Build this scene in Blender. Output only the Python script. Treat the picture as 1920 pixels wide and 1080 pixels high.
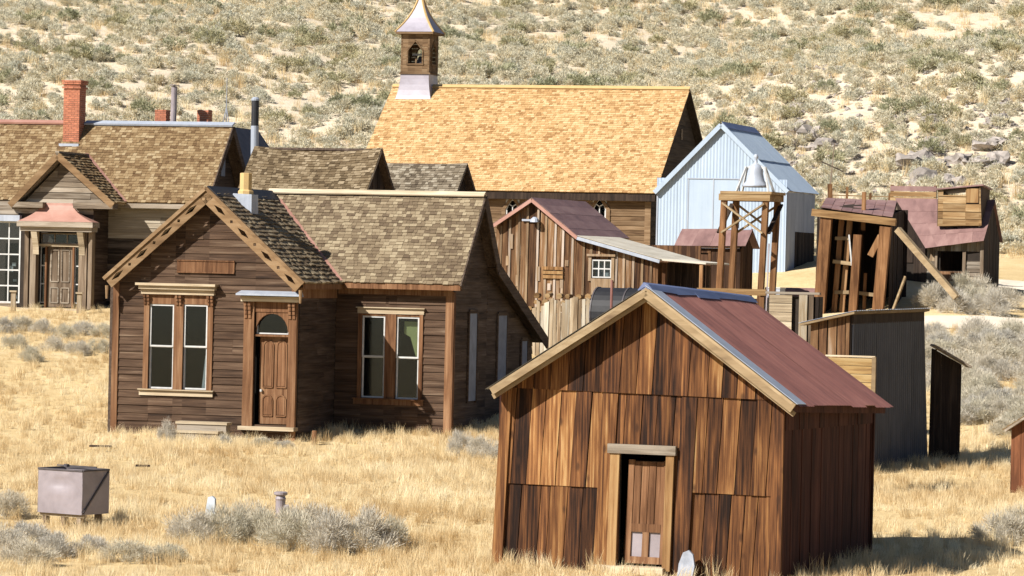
import bpy, math, random
from mathutils import Vector, Matrix
random.seed(7)
R = math.radians
for o in list(bpy.data.objects): bpy.data.objects.remove(o)
sc = bpy.context.scene
col = sc.collection
# ------------------------------------------------------------------ camera
FPX = 7000.0                     # focal length in pixels of a 1920 px wide picture
EYE = Vector((0, 0, 5.0))
PITCH = -math.atan(40 / FPX)
ROLL = R(1.3)
cd = bpy.data.cameras.new('camera'); cam = bpy.data.objects.new('camera', cd); col.objects.link(cam)
cd.sensor_width = 36; cd.lens = 36 * FPX / 1920; cd.clip_end = 3000; cd.clip_start = 1
CAMROT = Matrix.Rotation(math.pi/2 + PITCH, 4, 'X') @ Matrix.Rotation(ROLL, 4, 'Z')
cam.matrix_world = Matrix.Translation(EYE) @ CAMROT
sc.camera = cam
# ------------------------------------------------------------------ light
SUN_AZ, SUN_EL = 53.0, 38.5      # sun stands to the left behind the camera
sv = Vector((-math.sin(R(SUN_AZ))*math.cos(R(SUN_EL)), -math.cos(R(SUN_AZ))*math.cos(R(SUN_EL)), math.sin(R(SUN_EL))))
ld = bpy.data.lights.new('sun', 'SUN'); ld.energy = 5.0; ld.angle = R(0.53); ld.color = (1, .95, .87)
sun = bpy.data.objects.new('sun', ld); col.objects.link(sun)
sun.rotation_euler = sv.to_track_quat('Z', 'Y').to_euler()
w = bpy.data.worlds.new('World'); sc.world = w; w.use_nodes = True
nt = w.node_tree
sky = nt.nodes.new('ShaderNodeTexSky'); sky.sky_type = 'NISHITA'; sky.sun_disc = False
sky.sun_elevation = R(SUN_EL); sky.sun_rotation = math.atan2(sv.x, sv.y); sky.altitude = 2500
bg = nt.nodes['Background']; bg.inputs[1].default_value = 0.05
nt.links.new(sky.outputs[0], bg.inputs[0])
sc.view_settings.view_transform = 'Standard'; sc.view_settings.look = 'None'
sc.view_settings.exposure = 0.9; sc.view_settings.gamma = 1
sc.render.engine = 'CYCLES'

# ------------------------------------------------------------------ pixel helpers
def ray(px, py):
    u, v = px - 960.0, 540.0 - py
    d = CAMROT.to_3x3() @ Vector((u / FPX, v / FPX, -1))
    return d / d.y
def at(px, py, D): return EYE + ray(px, py) * D
def sstep(x, a, b):
    t = min(1, max(0, (x - a) / (b - a))); return t * t * (3 - 2 * t)
PROF = [(-60,-.3),(40,-.05),(55,.05),(61,.12),(67,.22),(75,.36),(83,.48),(89,.62),(93,.9),(100,1.75),(107,2.35),(115,2.95),(120,3.4),(127,3.65),(135,3.9),(149,4.75),(157,5.9),(165,7.3),(200,13.6),(255,24.2),(320,38),(450,68),(620,92),(900,110),(2500,120)]
def prof(y):
    for (a, za), (b, zb) in zip(PROF, PROF[1:]):
        if y <= b:
            t = (y - a) / (b - a); return za + (zb - za) * t
    return PROF[-1][1]
def sn(x, y, s): return math.sin(x*s*1.3+y*s*.7+1.3)*math.sin(y*s*1.1-x*s*.45+.4)
def gz(x, y):
    z = (prof(y-2.5)+prof(y)*2+prof(y+2.5)) / 4
    z += .62 * sstep(x, 8, 15) * sstep(y, 116, 129) * (1 - sstep(y, 150, 165))
    z += .05 * sn(x, y, .55) + .025 * sn(x+9, y-4, 1.9)
    far = sstep(y, 160, 200)
    z += far * (1.1 * sn(x, y, .055) + .35 * sn(x+30, y, .21) + .12*sn(x, y+8, .8))
    z += 1.15 * math.exp(-((x-9)/7)**4 - ((y-137)/9)**4)
    z -= .17 * math.exp(-((x+8.0)/1.5)**2 - ((y-67.2)/1.8)**2)      # hollow round the iron bin
    # low rocky rise on the right of the hill
    z += 3.2 * math.exp(-((x-27)/15)**2 - ((y-196)/22)**2)
    return z

class Frame:
    """local frame of a building: x along its front, y away from the viewer, z up"""
    def __init__(s, px, py, D, phi, z=None):
        s.o = at(px, py, D); s.phi = R(phi)
        if z is not None: s.o.z = z
        s.ex = Vector((math.cos(s.phi), -math.sin(s.phi), 0)); s.ey = Vector((math.sin(s.phi), math.cos(s.phi), 0))
    def at(s, px, py, y=0.0):
        d = ray(px, py); q = s.o + s.ey * y
        t = (q - EYE).dot(s.ey) / d.dot(s.ey); p = EYE + d * t - s.o
        return p.dot(s.ex), p.z
    def side(s, px, py, x):
        d = ray(px, py); q = s.o + s.ex * x
        t = (q - EYE).dot(s.ex) / d.dot(s.ex); p = EYE + d * t - s.o
        return p.dot(s.ey), p.z
    def world(s, x, y, z=0): return s.o + s.ex * x + s.ey * y + Vector((0, 0, z))
    def gz(s, x, y): p = s.world(x, y); return gz(p.x, p.y) - s.o.z
    def front(s, y): return lambda u, w, o: Vector((u, y - o, w))
    def right(s, x): return lambda u, w, o: Vector((x + o, u, w))

# ------------------------------------------------------------------ objects
def tag(o, label=None, cat=None, group=None, kind=None):
    if label: o['label'] = label
    if cat: o['category'] = cat
    if group: o['group'] = group
    if kind: o['kind'] = kind
    return o
def thing(name, label, cat, loc, rz=0, group=None):
    o = bpy.data.objects.new(name, None); col.objects.link(o); o.empty_display_size = .2
    o.location = loc; o.rotation_euler = (0, 0, rz)
    return tag(o, label, cat, group)
def bthing(name, label, cat, fr, group=None): return thing(name, label, cat, fr.o, -fr.phi, group)

class MB:
    def __init__(s): s.v = []; s.f = []
    def add(s, vs, fs):
        n = len(s.v); s.v += [tuple(p) for p in vs]; s.f += [tuple(i + n for i in f) for f in fs]; return s
    def hexa(s, p): return s.add(p, [(3,2,1,0),(4,5,6,7),(0,1,5,4),(1,2,6,5),(2,3,7,6),(3,0,4,7)])
    def box(s, mp, u0, u1, w0, w1, o0, o1):
        return s.hexa([mp(u0,w0,o0),mp(u1,w0,o0),mp(u1,w1,o0),mp(u0,w1,o0),mp(u0,w0,o1),mp(u1,w0,o1),mp(u1,w1,o1),mp(u0,w1,o1)])
    def prism(s, mp, poly, o0, o1):
        n = len(poly); f1 = o1 if callable(o1) else (lambda u, w: o1)
        vs = [mp(u, w, o0) for u, w in poly] + [mp(u, w, f1(u, w)) for u, w in poly]
        return s.add(vs, [tuple(range(n-1,-1,-1)), tuple(range(n, 2*n))] + [(i, (i+1)%n, n+(i+1)%n, n+i) for i in range(n)])
    def beam(s, a, b, wd, ht, up=Vector((0,0,1)), taper=1.0):
        a, b = Vector(a), Vector(b); d = (b - a).normalized()
        if abs(d.dot(up)) > .98: up = Vector((0,1,0))
        r = d.cross(up).normalized(); n = r.cross(d)
        q = []
        for p, k in ((a, 1), (b, taper)):
            q += [p - r*wd*k/2 - n*ht*k/2, p + r*wd*k/2 - n*ht*k/2, p + r*wd*k/2 + n*ht*k/2, p - r*wd*k/2 + n*ht*k/2]
        return s.hexa(q)
    def tube(s, a, b, r0, r1=None, n=12):
        a, b = Vector(a), Vector(b); r1 = r0 if r1 is None else r1
        d = (b - a).normalized(); x = d.orthogonal().normalized(); y = d.cross(x)
        vs = []
        for p, r in ((a, r0), (b, r1)):
            vs += [p + (x*math.cos(2*math.pi*i/n) + y*math.sin(2*math.pi*i/n))*r for i in range(n)]
        return s.add(vs, [tuple(range(n-1,-1,-1)), tuple(range(n, 2*n))] + [(i,(i+1)%n,n+(i+1)%n,n+i) for i in range(n)])
    def lathe(s, c, prof, n=14):
        c = Vector(c); vs = []
        for r, z in prof: vs += [c + Vector((r*math.cos(2*math.pi*i/n), r*math.sin(2*math.pi*i/n), z)) for i in range(n)]
        m = len(prof); fs = [tuple(range(n-1,-1,-1)), tuple(range((m-1)*n, m*n))]
        for k in range(m-1): fs += [(k*n+i, k*n+(i+1)%n, (k+1)*n+(i+1)%n, (k+1)*n+i) for i in range(n)]
        return s.add(vs, fs)
    def build(s, name, mat, parent=None, kind=None, smooth=False):
        me = bpy.data.meshes.new(name); me.from_pydata(s.v, [], s.f); me.materials.append(mat)
        if smooth: me.polygons.foreach_set('use_smooth', [True]*len(me.polygons))
        me.update()
        o = bpy.data.objects.new(name, me); col.objects.link(o)
        if parent: o.parent = parent
        if kind: o['kind'] = kind
        return o

def clip(poly, a, b, c):        # keep a*u + b*w <= c
    out = []
    for i, p in enumerate(poly):
        q = poly[(i+1) % len(poly)]
        dp, dq = a*p[0]+b*p[1]-c, a*q[0]+b*q[1]-c
        if dp <= 0: out.append(p)
        if (dp < 0 < dq) or (dq < 0 < dp):
            t = dp/(dp-dq); out.append((p[0]+(q[0]-p[0])*t, p[1]+(q[1]-p[1])*t))
    return out
def area(p): return abs(sum(p[i-1][0]*p[i][1]-p[i][0]*p[i-1][1] for i in range(len(p))))/2 if len(p) > 2 else 0
def clipto(poly, outline):
    s = sum(outline[i-1][0]*outline[i][1]-outline[i][0]*outline[i-1][1] for i in range(len(outline)))
    for i in range(len(outline)):
        (x0, y0), (x1, y1) = outline[i-1], outline[i]
        a, b = (y1-y0), -(x1-x0)
        if s < 0: a, b = -a, -b
        poly = clip(poly, a, b, a*x0+b*y0)
        if len(poly) < 3: return []
    return poly
def minus(polys, rects):
    for (u0, u1, w0, w1) in rects:
        res = []
        for p in polys:
            m = clip(clip(p, 1, 0, u1), -1, 0, -u0)
            for q in (clip(p, 1, 0, u0), clip(p, -1, 0, -u1), clip(m, 0, 1, w0) if m else [], clip(m, 0, -1, -w1) if m else []):
                if area(q) > .0006: res.append(q)
        polys = res
    return polys
def ccw(p):
    return p if sum(p[i-1][0]*p[i][1]-p[i][0]*p[i-1][1] for i in range(len(p))) > 0 else p[::-1]

def sheet(mp, outline, holes, o0, o1, name, mat, parent):
    m = MB()
    for p in minus([outline], holes): m.prism(mp, ccw(p), o0, o1)
    return m.build(name, mat, parent)
def clapboards(mp, outline, holes, step, mat, parent, o0=.0, th=.028, altmat=None, name='clapboard'):
    w0 = min(p[1] for p in outline); w1 = max(p[1] for p in outline); u0 = min(p[0] for p in outline); u1 = max(p[0] for p in outline)
    k = 0; z = w0
    while z < w1:
        cuts = [u0-1] + sorted(random.uniform(u0+.5, u1-.5) for _ in range(random.choice((0,1,1)) if u1-u0 > 2.2 else 0)) + [u1+1]
        dz = random.uniform(-.012, .012)
        for a, b in zip(cuts, cuts[1:]):
            sag = random.uniform(-.009, .009)
            p = clipto([(a+.002, z+.003+dz), (b-.002, z+.003+dz+sag), (b-.002, z+step+.012+dz+sag), (a+.002, z+step+.012+dz)], outline)
            if area(p) < .004: continue
            tt = th*random.uniform(.8, 1.35)
            for q in minus([p], holes):
                MB().prism(mp, ccw(q), o0, lambda u, w, z=z, tt=tt: o0 + tt - (tt-.006)*min(1, max(0, (w-z)/(step+.012)))).build(name, (altmat(k, z) if altmat else mat), parent)
        z += step; k += 1
def vboards(mp, outline, holes, wid, mat, parent, o0=0, th=.022, gap=.006, name='board', jit=.15, slant=0.0, ragged=0, mats=None):
    u0 = min(p[0] for p in outline)-.4; u1 = max(p[0] for p in outline)+.4; w0 = min(p[1] for p in outline)-.01; w1 = max(p[1] for p in outline)+.01
    u = u0
    while u < u1:
        b = wid*random.uniform(1-jit, 1+jit)
        sl = slant*(w1-w0); s1 = random.uniform(-.006, .006)
        lo = w0 + (random.uniform(0, ragged))
        p = clipto([(u+gap/2, lo), (u+b-gap/2, lo+random.uniform(-ragged, ragged)*.3), (u+b-gap/2+sl+s1, w1), (u+gap/2+sl+s1, w1)], outline)
        if area(p) > .004:
            t = th*random.uniform(.7, 1.5)
            for q in minus([p], holes): MB().prism(mp, ccw(q), o0, o0+t).build(name, random.choice(mats) if mats else mat, parent)
        u += b
def shingles(mp, Lu, Lv, e, wid, mat, parent, keep=None, t=.016, rough=.012, name='shingles'):
    m = MB(); v = -.03; row = 0
    while v < Lv - e*.3:
        u = -random.uniform(0, wid)
        while u < Lu:
            b = wid*random.uniform(.55, 1.4); a0, a1 = max(u, 0), min(u+b-.006, Lu)
            if a1-a0 > .02 and (keep is None or keep((a0+a1)/2, v+e*.5)):
                j = random.uniform(-rough, rough); tt = t*random.uniform(.7, 1.6); top = min(v+e*1.7, Lv)
                lo = v + j; sk = random.uniform(-.004, .004)
                m.add([mp(a0, lo, 0), mp(a1, lo+sk, 0), mp(a0, lo, tt+.012), mp(a1, lo+sk, tt*random.uniform(.9,1.2)+.012), mp(a0, top, .006), mp(a1, top, .006)],
                      [(0,1,3,2), (2,3,5,4), (0,2,4), (1,5,3)])
            u += b
        v += e; row += 1
    return m.build(name, mat, parent, 'stuff')
def corr(mp, u0, u1, lo, hi, mat, parent, pitch=.076, amp=.010, sheetw=.66, name='metal_sheet', tilt=.004):
    f = lambda g, u: g(u) if callable(g) else g
    u = u0
    while u < u1 - .02:
        e = min(u + sheetw, u1); m = MB(); n = max(2, int((e-u)/pitch*6)); off = random.uniform(0, tilt); k2 = random.uniform(-tilt, tilt)
        vs = []
        j0, j1 = random.uniform(-tilt, tilt)*2, random.uniform(-tilt, tilt)*2
        for i in range(n+1):
            x = u + (e-u+.02)*i/n; x = min(x, u1); h = amp*(1+math.sin(2*math.pi*x/pitch)) + off
            a, b = f(lo, x)+j0, f(hi, x)+j1
            vs += [mp(x, a, h+.002), mp(x, (a+b)/2, h+.002+k2), mp(x, b, h+.002)]
        fs = []
        for i in range(n):
            for k in range(2): fs.append((3*i+k, 3*i+3+k, 3*i+4+k, 3*i+1+k))
        m.add(vs, fs); m.build(name, mat, parent, smooth=True)
        u = e
def plane_mp(O, A, B):
    """roof plane: O start of eave, A end of eave, B point above O on the ridge"""
    O, A, B = Vector(O), Vector(A), Vector(B)
    U = (A-O); Lu = U.length; U.normalize(); V = (B-O); V -= U*V.dot(U)*0; Lv = V.length; V.normalize()
    N = U.cross(V).normalized()
    if N.z < 0: N = -N
    return (lambda u, w, o: O + U*u + V*w + N*o), Lu, Lv

# ------------------------------------------------------------------ materials
def mat_base(name, rough=.9, spec=.2):
    m = bpy.data.materials.new(name); m.use_nodes = True; t = m.node_tree
    b = t.nodes['Principled BSDF']; b.inputs['Roughness'].default_value = rough; b.inputs['Specular IOR Level'].default_value = spec
    return m, t, b
def ramp(t, src, stops):
    r = t.nodes.new('ShaderNodeValToRGB'); e = r.color_ramp.elements
    while len(e) < len(stops): e.new(.5)
    for i, (p, c) in enumerate(stops): e[i].position = p; e[i].color = (*c, 1)
    t.links.new(src, r.inputs[0]); return r.outputs[0]
def noise(t, vec, scale, detail=5, rough=.55, dist=0):
    n = t.nodes.new('ShaderNodeTexNoise'); n.inputs['Scale'].default_value = scale; n.inputs['Detail'].default_value = detail
    n.inputs['Roughness'].default_value = rough; n.inputs['Distortion'].default_value = dist
    if vec is not None: t.links.new(vec, n.inputs['Vector'])
    return n.outputs['Fac']
def mixc(t, fac, a, b, mode='MIX'):
    m = t.nodes.new('ShaderNodeMix'); m.data_type = 'RGBA'; m.blend_type = mode
    for s, x in ((m.inputs[0], fac), (m.inputs[6], a), (m.inputs[7], b)):
        if hasattr(x, 'links'): t.links.new(x, s)
        else: s.default_value = x if not isinstance(x, tuple) else (*x, 1)
    return m.outputs[2]
def math_(t, op, a, b):
    m = t.nodes.new('ShaderNodeMath'); m.operation = op
    for s, x in ((m.inputs[0], a), (m.inputs[1], b)):
        if hasattr(x, 'links'): t.links.new(x, s)
        else: s.default_value = x
    return m.outputs[0]
def bump(t, b, h, strength=.4, dist=.01):
    n = t.nodes.new('ShaderNodeBump'); n.inputs['Strength'].default_value = strength; n.inputs['Distance'].default_value = dist
    t.links.new(h, n.inputs['Height']); t.links.new(n.outputs[0], b.inputs['Normal'])
def coords(t, rnd=True, scale=(1,1,1)):
    tc = t.nodes.new('ShaderNodeTexCoord'); mp = t.nodes.new('ShaderNodeMapping'); mp.inputs['Scale'].default_value = scale
    t.links.new(tc.outputs['Object'], mp.inputs['Vector'])
    oi = t.nodes.new('ShaderNodeObjectInfo')
    if rnd:
        m = t.nodes.new('ShaderNodeMath'); m.operation = 'MULTIPLY'; m.inputs[1].default_value = 37
        t.links.new(oi.outputs['Random'], m.inputs[0]); t.links.new(m.outputs[0], mp.inputs['Location'])
    return mp.outputs[0], oi.outputs['Random']
def wood(name, stops, axis='z', vary=.45, rough=.88, streak=20, knots=0, stain=.35, spec=.15, k_=.66):
    stops = [(p, tuple(x*k_ for x in c)) for p, c in stops]
    m, t, b = mat_base(name, rough, spec)
    sc_ = {'x': (.7, streak, streak), 'y': (streak, .7, streak), 'z': (streak, streak, .7)}[axis]
    v, rnd = coords(t, True, sc_)
    g = noise(t, v, 1.0, 6, .62, .6)
    v2, _ = coords(t, True, tuple(.25*q if q > 2 else .8 for q in sc_))
    st = noise(t, v2, 1.0, 3, .5, .3)
    r2 = math_(t, 'FRACT', math_(t, 'MULTIPLY', rnd, 7.31), 0)
    f = math_(t, 'ADD', math_(t, 'MULTIPLY', math_(t, 'SUBTRACT', g, .5), 1.5), math_(t, 'ADD', math_(t, 'MULTIPLY', math_(t, 'SUBTRACT', r2, .5), vary), .5))
    f = math_(t, 'ADD', f, math_(t, 'MULTIPLY', math_(t, 'SUBTRACT', st, .5), stain*2))
    c = ramp(t, f, stops)
    if knots:
        kv, _ = coords(t, True, (4.2, 4.2, 2.0) if axis == 'z' else (2.0, 4.2, 4.2))
        vo = t.nodes.new('ShaderNodeTexVoronoi'); vo.inputs['Scale'].default_value = 1.0; t.links.new(kv, vo.inputs['Vector'])
        k = ramp(t, vo.outputs['Distance'], [(0, (1,1,1)), (.1, (.8,.8,.8)), (.19, (0,0,0))])
        sel = math_(t, 'GREATER_THAN', math_(t, 'FRACT', math_(t, 'MULTIPLY', rnd, 3.7), 0), 1-knots)
        c = mixc(t, math_(t, 'MULTIPLY', math_(t, 'MULTIPLY', k, sel), .8), c, (.035, .017, .01))
    hs = t.nodes.new('ShaderNodeHueSaturation'); t.links.new(c, hs.inputs['Color'])
    t.links.new(math_(t, 'ADD', math_(t, 'MULTIPLY', rnd, vary), 1-vary/2), hs.inputs['Value'])
    t.links.new(hs.outputs[0], b.inputs['Base Color'])
    bump(t, b, g, .5, .006)
    return m
def plain(name, c, rough=.8, var=.2, scale=3, spec=.3, metal=0, c2=None, bstr=.15):
    m, t, b = mat_base(name, rough, spec); b.inputs['Metallic'].default_value = metal
    v, rnd = coords(t); n = noise(t, v, scale, 6, .6, .3)
    c2 = c2 or tuple(x*(1-var*1.6) for x in c)
    cc = ramp(t, n, [(.3, c2), (.65, c)])
    hs = t.nodes.new('ShaderNodeHueSaturation'); t.links.new(cc, hs.inputs['Color'])
    t.links.new(math_(t, 'ADD', math_(t, 'MULTIPLY', rnd, var), 1-var/2), hs.inputs['Value'])
    t.links.new(hs.outputs[0], b.inputs['Base Color'])
    bump(t, b, n, bstr, .01)
    return m
def rusty(name, stops, axis='y', rough=.6, metal=.0, scale=(9, .7, .7), spec=.35):
    m, t, b = mat_base(name, rough, spec); b.inputs['Metallic'].default_value = metal
    v, rnd = coords(t, True, scale); n = noise(t, v, 1.0, 7, .65, .4)
    v2, _ = coords(t, True); n2 = noise(t, v2, 1.4, 4, .6, .2)
    f = math_(t, 'ADD', math_(t, 'MULTIPLY', n, .6), math_(t, 'MULTIPLY', n2, .4))
    f = math_(t, 'ADD', f, math_(t, 'MULTIPLY', math_(t, 'SUBTRACT', rnd, .5), .12))
    t.links.new(ramp(t, f, stops), b.inputs['Base Color']); bump(t, b, n2, .12, .02)
    return m
def shinglemat(name, stops, stain=.3, k_=.68):
    stops = [(p, tuple(x*k_ for x in c)) for p, c in stops]
    m, t, b = mat_base(name, .92, .1)
    g = t.nodes.new('ShaderNodeNewGeometry')
    v, _ = coords(t, False); n = noise(t, v, .9, 4, .6, .2); n2 = noise(t, v, 16, 4, .6)
    f = math_(t, 'ADD', g.outputs['Random Per Island'], math_(t, 'MULTIPLY', math_(t, 'SUBTRACT', n, .5), stain*2.4))
    f = math_(t, 'ADD', f, math_(t, 'MULTIPLY', math_(t, 'SUBTRACT', n2, .5), .5))
    t.links.new(ramp(t, f, stops), b.inputs['Base Color'])
    return m
M = {}
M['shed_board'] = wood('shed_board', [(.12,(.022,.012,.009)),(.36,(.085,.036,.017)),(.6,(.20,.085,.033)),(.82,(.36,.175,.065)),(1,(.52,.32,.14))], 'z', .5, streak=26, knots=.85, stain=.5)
M['shed_side'] = wood('shed_side', [(.2,(.03,.012,.009)),(.5,(.085,.032,.022)),(.85,(.15,.06,.04))], 'z', .3, streak=13)  # dark red side boards, darkened further to put that wall's shade into the colour
M['shed_trim'] = wood('shed_trim', [(.2,(.15,.075,.03)),(.5,(.36,.2,.085)),(.85,(.52,.34,.16))], 'z', .3, streak=14)
M['rake'] = wood('rake_wood', [(.1,(.20,.135,.08)),(.5,(.36,.26,.15)),(.9,(.52,.40,.25))], 'x', .3, streak=4.5, stain=.25)
M['house'] = wood('house_clapboard', [(.1,(.045,.028,.02)),(.4,(.115,.068,.043)),(.7,(.19,.12,.078)),(1,(.36,.26,.18))], 'x', .22, streak=18, stain=.4, k_=.5)
M['house_side'] = wood('house_clapboard_side', [(.1,(.05,.035,.028)),(.4,(.11,.075,.055)),(.7,(.18,.13,.1)),(1,(.28,.22,.18))], 'y', .25, streak=18, k_=.5)
M['trim'] = wood('house_trim', [(.15,(.11,.05,.024)),(.5,(.24,.12,.06)),(.85,(.38,.22,.12))], 'z', .25, streak=14)
M['barge'] = wood('barge_wood', [(.1,(.17,.10,.05)),(.5,(.30,.19,.10)),(.9,(.42,.29,.17))], 'x', .2, streak=5, stain=.3)
M['pale'] = wood('pale_wood', [(.15,(.3,.23,.15)),(.5,(.55,.44,.3)),(.85,(.72,.62,.46))], 'x', .25, streak=12)
M['palev'] = wood('pale_wood_upright', [(.1,(.22,.15,.09)),(.45,(.46,.36,.24)),(.75,(.58,.52,.42)),(1,(.7,.64,.52))], 'z', .6, streak=12)
M['greywood'] = wood('grey_wood', [(.1,(.10,.075,.055)),(.45,(.24,.19,.14)),(.8,(.42,.36,.29))], 'x', .5, streak=13)
M['barn'] = wood('barn_board', [(.1,(.045,.022,.013)),(.4,(.15,.075,.036)),(.7,(.28,.16,.08)),(1,(.46,.36,.27))], 'z', .55, streak=13, stain=.45)
M['barn_grey'] = wood('barn_batten', [(.1,(.16,.10,.06)),(.5,(.36,.25,.15)),(.9,(.5,.42,.36))], 'z', .6, streak=13)
M['timber'] = wood('timber', [(.1,(.10,.045,.02)),(.5,(.27,.135,.06)),(.9,(.44,.26,.13))], 'z', .4, streak=9)
M['timberx'] = wood('timber_lying', [(.1,(.16,.085,.035)),(.5,(.36,.22,.10)),(.9,(.56,.40,.22))], 'x', .4, streak=10)
M['dark'] = plain('dark_inside', (.035,.026,.02), .95, .2)  # near-black colour stands in for unlit rooms behind boards and panes
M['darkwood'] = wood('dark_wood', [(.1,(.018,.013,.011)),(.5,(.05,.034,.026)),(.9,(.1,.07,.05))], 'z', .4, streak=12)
M['black'] = plain('tar_black', (.022,.022,.026), .6, .3)
M['sh_house'] = shinglemat('house_shingle', [(0,(.14,.10,.065)),(.35,(.22,.165,.105)),(.7,(.29,.225,.145)),(1,(.40,.325,.215))])
M['sh_left'] = shinglemat('brown_shingle', [(0,(.15,.09,.045)),(.35,(.25,.165,.085)),(.7,(.31,.215,.115)),(1,(.42,.32,.19))])
M['sh_mid'] = shinglemat('old_shingle', [(0,(.10,.07,.04)),(.4,(.2,.145,.085)),(.8,(.28,.215,.135)),(1,(.38,.3,.2))], .4)
M['sh_grey'] = shinglemat('grey_shingle', [(0,(.11,.085,.06)),(.4,(.21,.17,.12)),(.8,(.3,.25,.185)),(1,(.4,.35,.27))], .25)
M['sh_church'] = shinglemat('new_cedar_shingle', [(0,(.33,.18,.075)),(.2,(.47,.29,.13)),(.65,(.56,.37,.18)),(1,(.64,.46,.25))], .12, .8)
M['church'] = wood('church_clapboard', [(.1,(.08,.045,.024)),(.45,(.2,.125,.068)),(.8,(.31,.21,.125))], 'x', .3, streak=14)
M['church_shaded'] = wood('church_gable', [(.2,(.04,.03,.024)),(.8,(.11,.085,.065))], 'y', .3)  # darker copy of the church boards; the gable end's shade is coloured in
M['rust'] = rusty('rust_roof', [(.25,(.10,.045,.04)),(.5,(.20,.085,.07)),(.7,(.27,.125,.10)),(.9,(.34,.2,.17))], scale=(1.0, 9, .7))
M['rust2'] = rusty('rust_roof_purple', [(.25,(.10,.055,.052)),(.5,(.2,.115,.105)),(.75,(.29,.185,.165)),(.95,(.4,.3,.27))], scale=(3, 1, 1))
M['copper'] = rusty('pink_metal', [(.25,(.24,.115,.085)),(.5,(.34,.18,.14)),(.8,(.42,.26,.21))], scale=(2,2,2))
M['galv'] = rusty('galvanised', [(.25,(.22,.245,.29)),(.55,(.31,.34,.40)),(.8,(.40,.43,.48))], scale=(7,7,.5), rough=.5, spec=.5)
M['bluemetal'] = rusty('pale_blue_sheet', [(.2,(.25,.31,.39)),(.5,(.32,.39,.48)),(.8,(.38,.45,.53)),(.97,(.42,.43,.38))], scale=(6,6,.35), rough=.55, spec=.4)
M['ridgeblue'] = rusty('blue_ridge_metal', [(.3,(.06,.08,.16)),(.7,(.13,.16,.28))], rough=.5)
M['belfry_metal'] = rusty('belfry_metal', [(.25,(.2,.18,.21)),(.55,(.29,.27,.32)),(.8,(.36,.32,.33))], scale=(2,2,2), rough=.45, spec=.5)
M['steel'] = rusty('iron_sheet', [(.25,(.16,.135,.145)),(.55,(.27,.235,.25)),(.85,(.36,.33,.35))], scale=(2,2,2), rough=.45, spec=.5)
M['iron'] = plain('dark_iron', (.08,.07,.075), .55, .3)
M['white'] = plain('white_paint', (.5,.5,.49), .6, .15, 8)
M['stone'] = plain('pale_stone', (.30,.32,.37), .85, .25, 6)
M['brick'] = plain('brick', (.42,.16,.09), .9, .35, 9, c2=(.28,.10,.06))
M['mortar'] = plain('mortar', (.5,.42,.34), .95, .1)
M['yellow'] = plain('yellow_chimney', (.5,.34,.15), .8, .1, 4)
M['blind'] = plain('yellow_blind', (.62,.6,.24), .9, .1)
M['cloth'] = plain('curtain', (.7,.69,.65), .9, .1)
M['shutter'] = plain('blue_grey_board', (.20,.23,.30), .8, .2)
M['rock'] = plain('rock', (.34,.30,.27), .95, .35, 1.6, c2=(.17,.15,.135), bstr=.6)
def glassmat():
    m = bpy.data.materials.new('window_glass'); m.use_nodes = True; t = m.node_tree; t.nodes.remove(t.nodes['Principled BSDF'])
    tr = t.nodes.new('ShaderNodeBsdfTransparent'); tr.inputs[0].default_value = (.75,.8,.82,1)
    gl = t.nodes.new('ShaderNodeBsdfGlossy'); gl.inputs['Roughness'].default_value = .08; gl.inputs[0].default_value = (.9,.95,1,1)
    lw = t.nodes.new('ShaderNodeFresnel'); lw.inputs[0].default_value = 1.5
    ad = math_(t, 'MULTIPLY', lw.outputs[0], .6)
    mx = t.nodes.new('ShaderNodeMixShader'); t.links.new(ad, mx.inputs[0]); t.links.new(tr.outputs[0], mx.inputs[1]); t.links.new(gl.outputs[0], mx.inputs[2])
    t.links.new(mx.outputs[0], t.nodes['Material Output'].inputs[0]); return m
M['glass'] = glassmat()
def leafmat(name, stops, trans=.25, patch_=0):
    m, t, b = mat_base(name, .9, .1)
    oi = t.nodes.new('ShaderNodeObjectInfo'); g = t.nodes.new('ShaderNodeNewGeometry')
    f = math_(t, 'ADD', math_(t, 'MULTIPLY', oi.outputs['Random'], .65), math_(t, 'MULTIPLY', g.outputs['Random Per Island'], .35))
    if patch_: f = math_(t, 'ADD', f, math_(t, 'MULTIPLY', math_(t, 'SUBTRACT', noise(t, g.outputs['Position'], .28, 4, .6), .5), patch_))
    c = ramp(t, f, stops); t.links.new(c, b.inputs['Base Color'])
    tl = t.nodes.new('ShaderNodeBsdfTranslucent'); t.links.new(c, tl.inputs[0])
    mx = t.nodes.new('ShaderNodeMixShader'); mx.inputs[0].default_value = trans
    t.links.new(b.outputs[0], mx.inputs[1]); t.links.new(tl.outputs[0], mx.inputs[2]); t.links.new(mx.outputs[0], t.nodes['Material Output'].inputs[0])
    return m
M['sage'] = leafmat('sagebrush', [(0,(.38,.36,.32)),(.3,(.50,.47,.41)),(.55,(.57,.51,.40)),(.8,(.46,.44,.35)),(1,(.60,.51,.36))])
M['sagehill'] = leafmat('hill_sagebrush', [(0,(.45,.45,.36)),(.3,(.55,.53,.43)),(.5,(.62,.55,.39)),(.7,(.50,.49,.40)),(.86,(.64,.54,.33)),(1,(.52,.42,.31))])
M['olive'] = leafmat('olive_brush', [(0,(.25,.26,.17)),(.5,(.36,.35,.22)),(1,(.44,.38,.22))])
M['markerstone'] = plain('marker_stone', (.46,.51,.57), .85, .2, 6)
M['stem'] = plain('twig', (.2,.16,.12), .95, .2)
M['grass'] = leafmat('dry_grass', [(0,(.47,.33,.16)),(.4,(.69,.55,.33)),(.75,(.77,.65,.42)),(1,(.82,.73,.52))], .4, 2.2)
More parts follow.
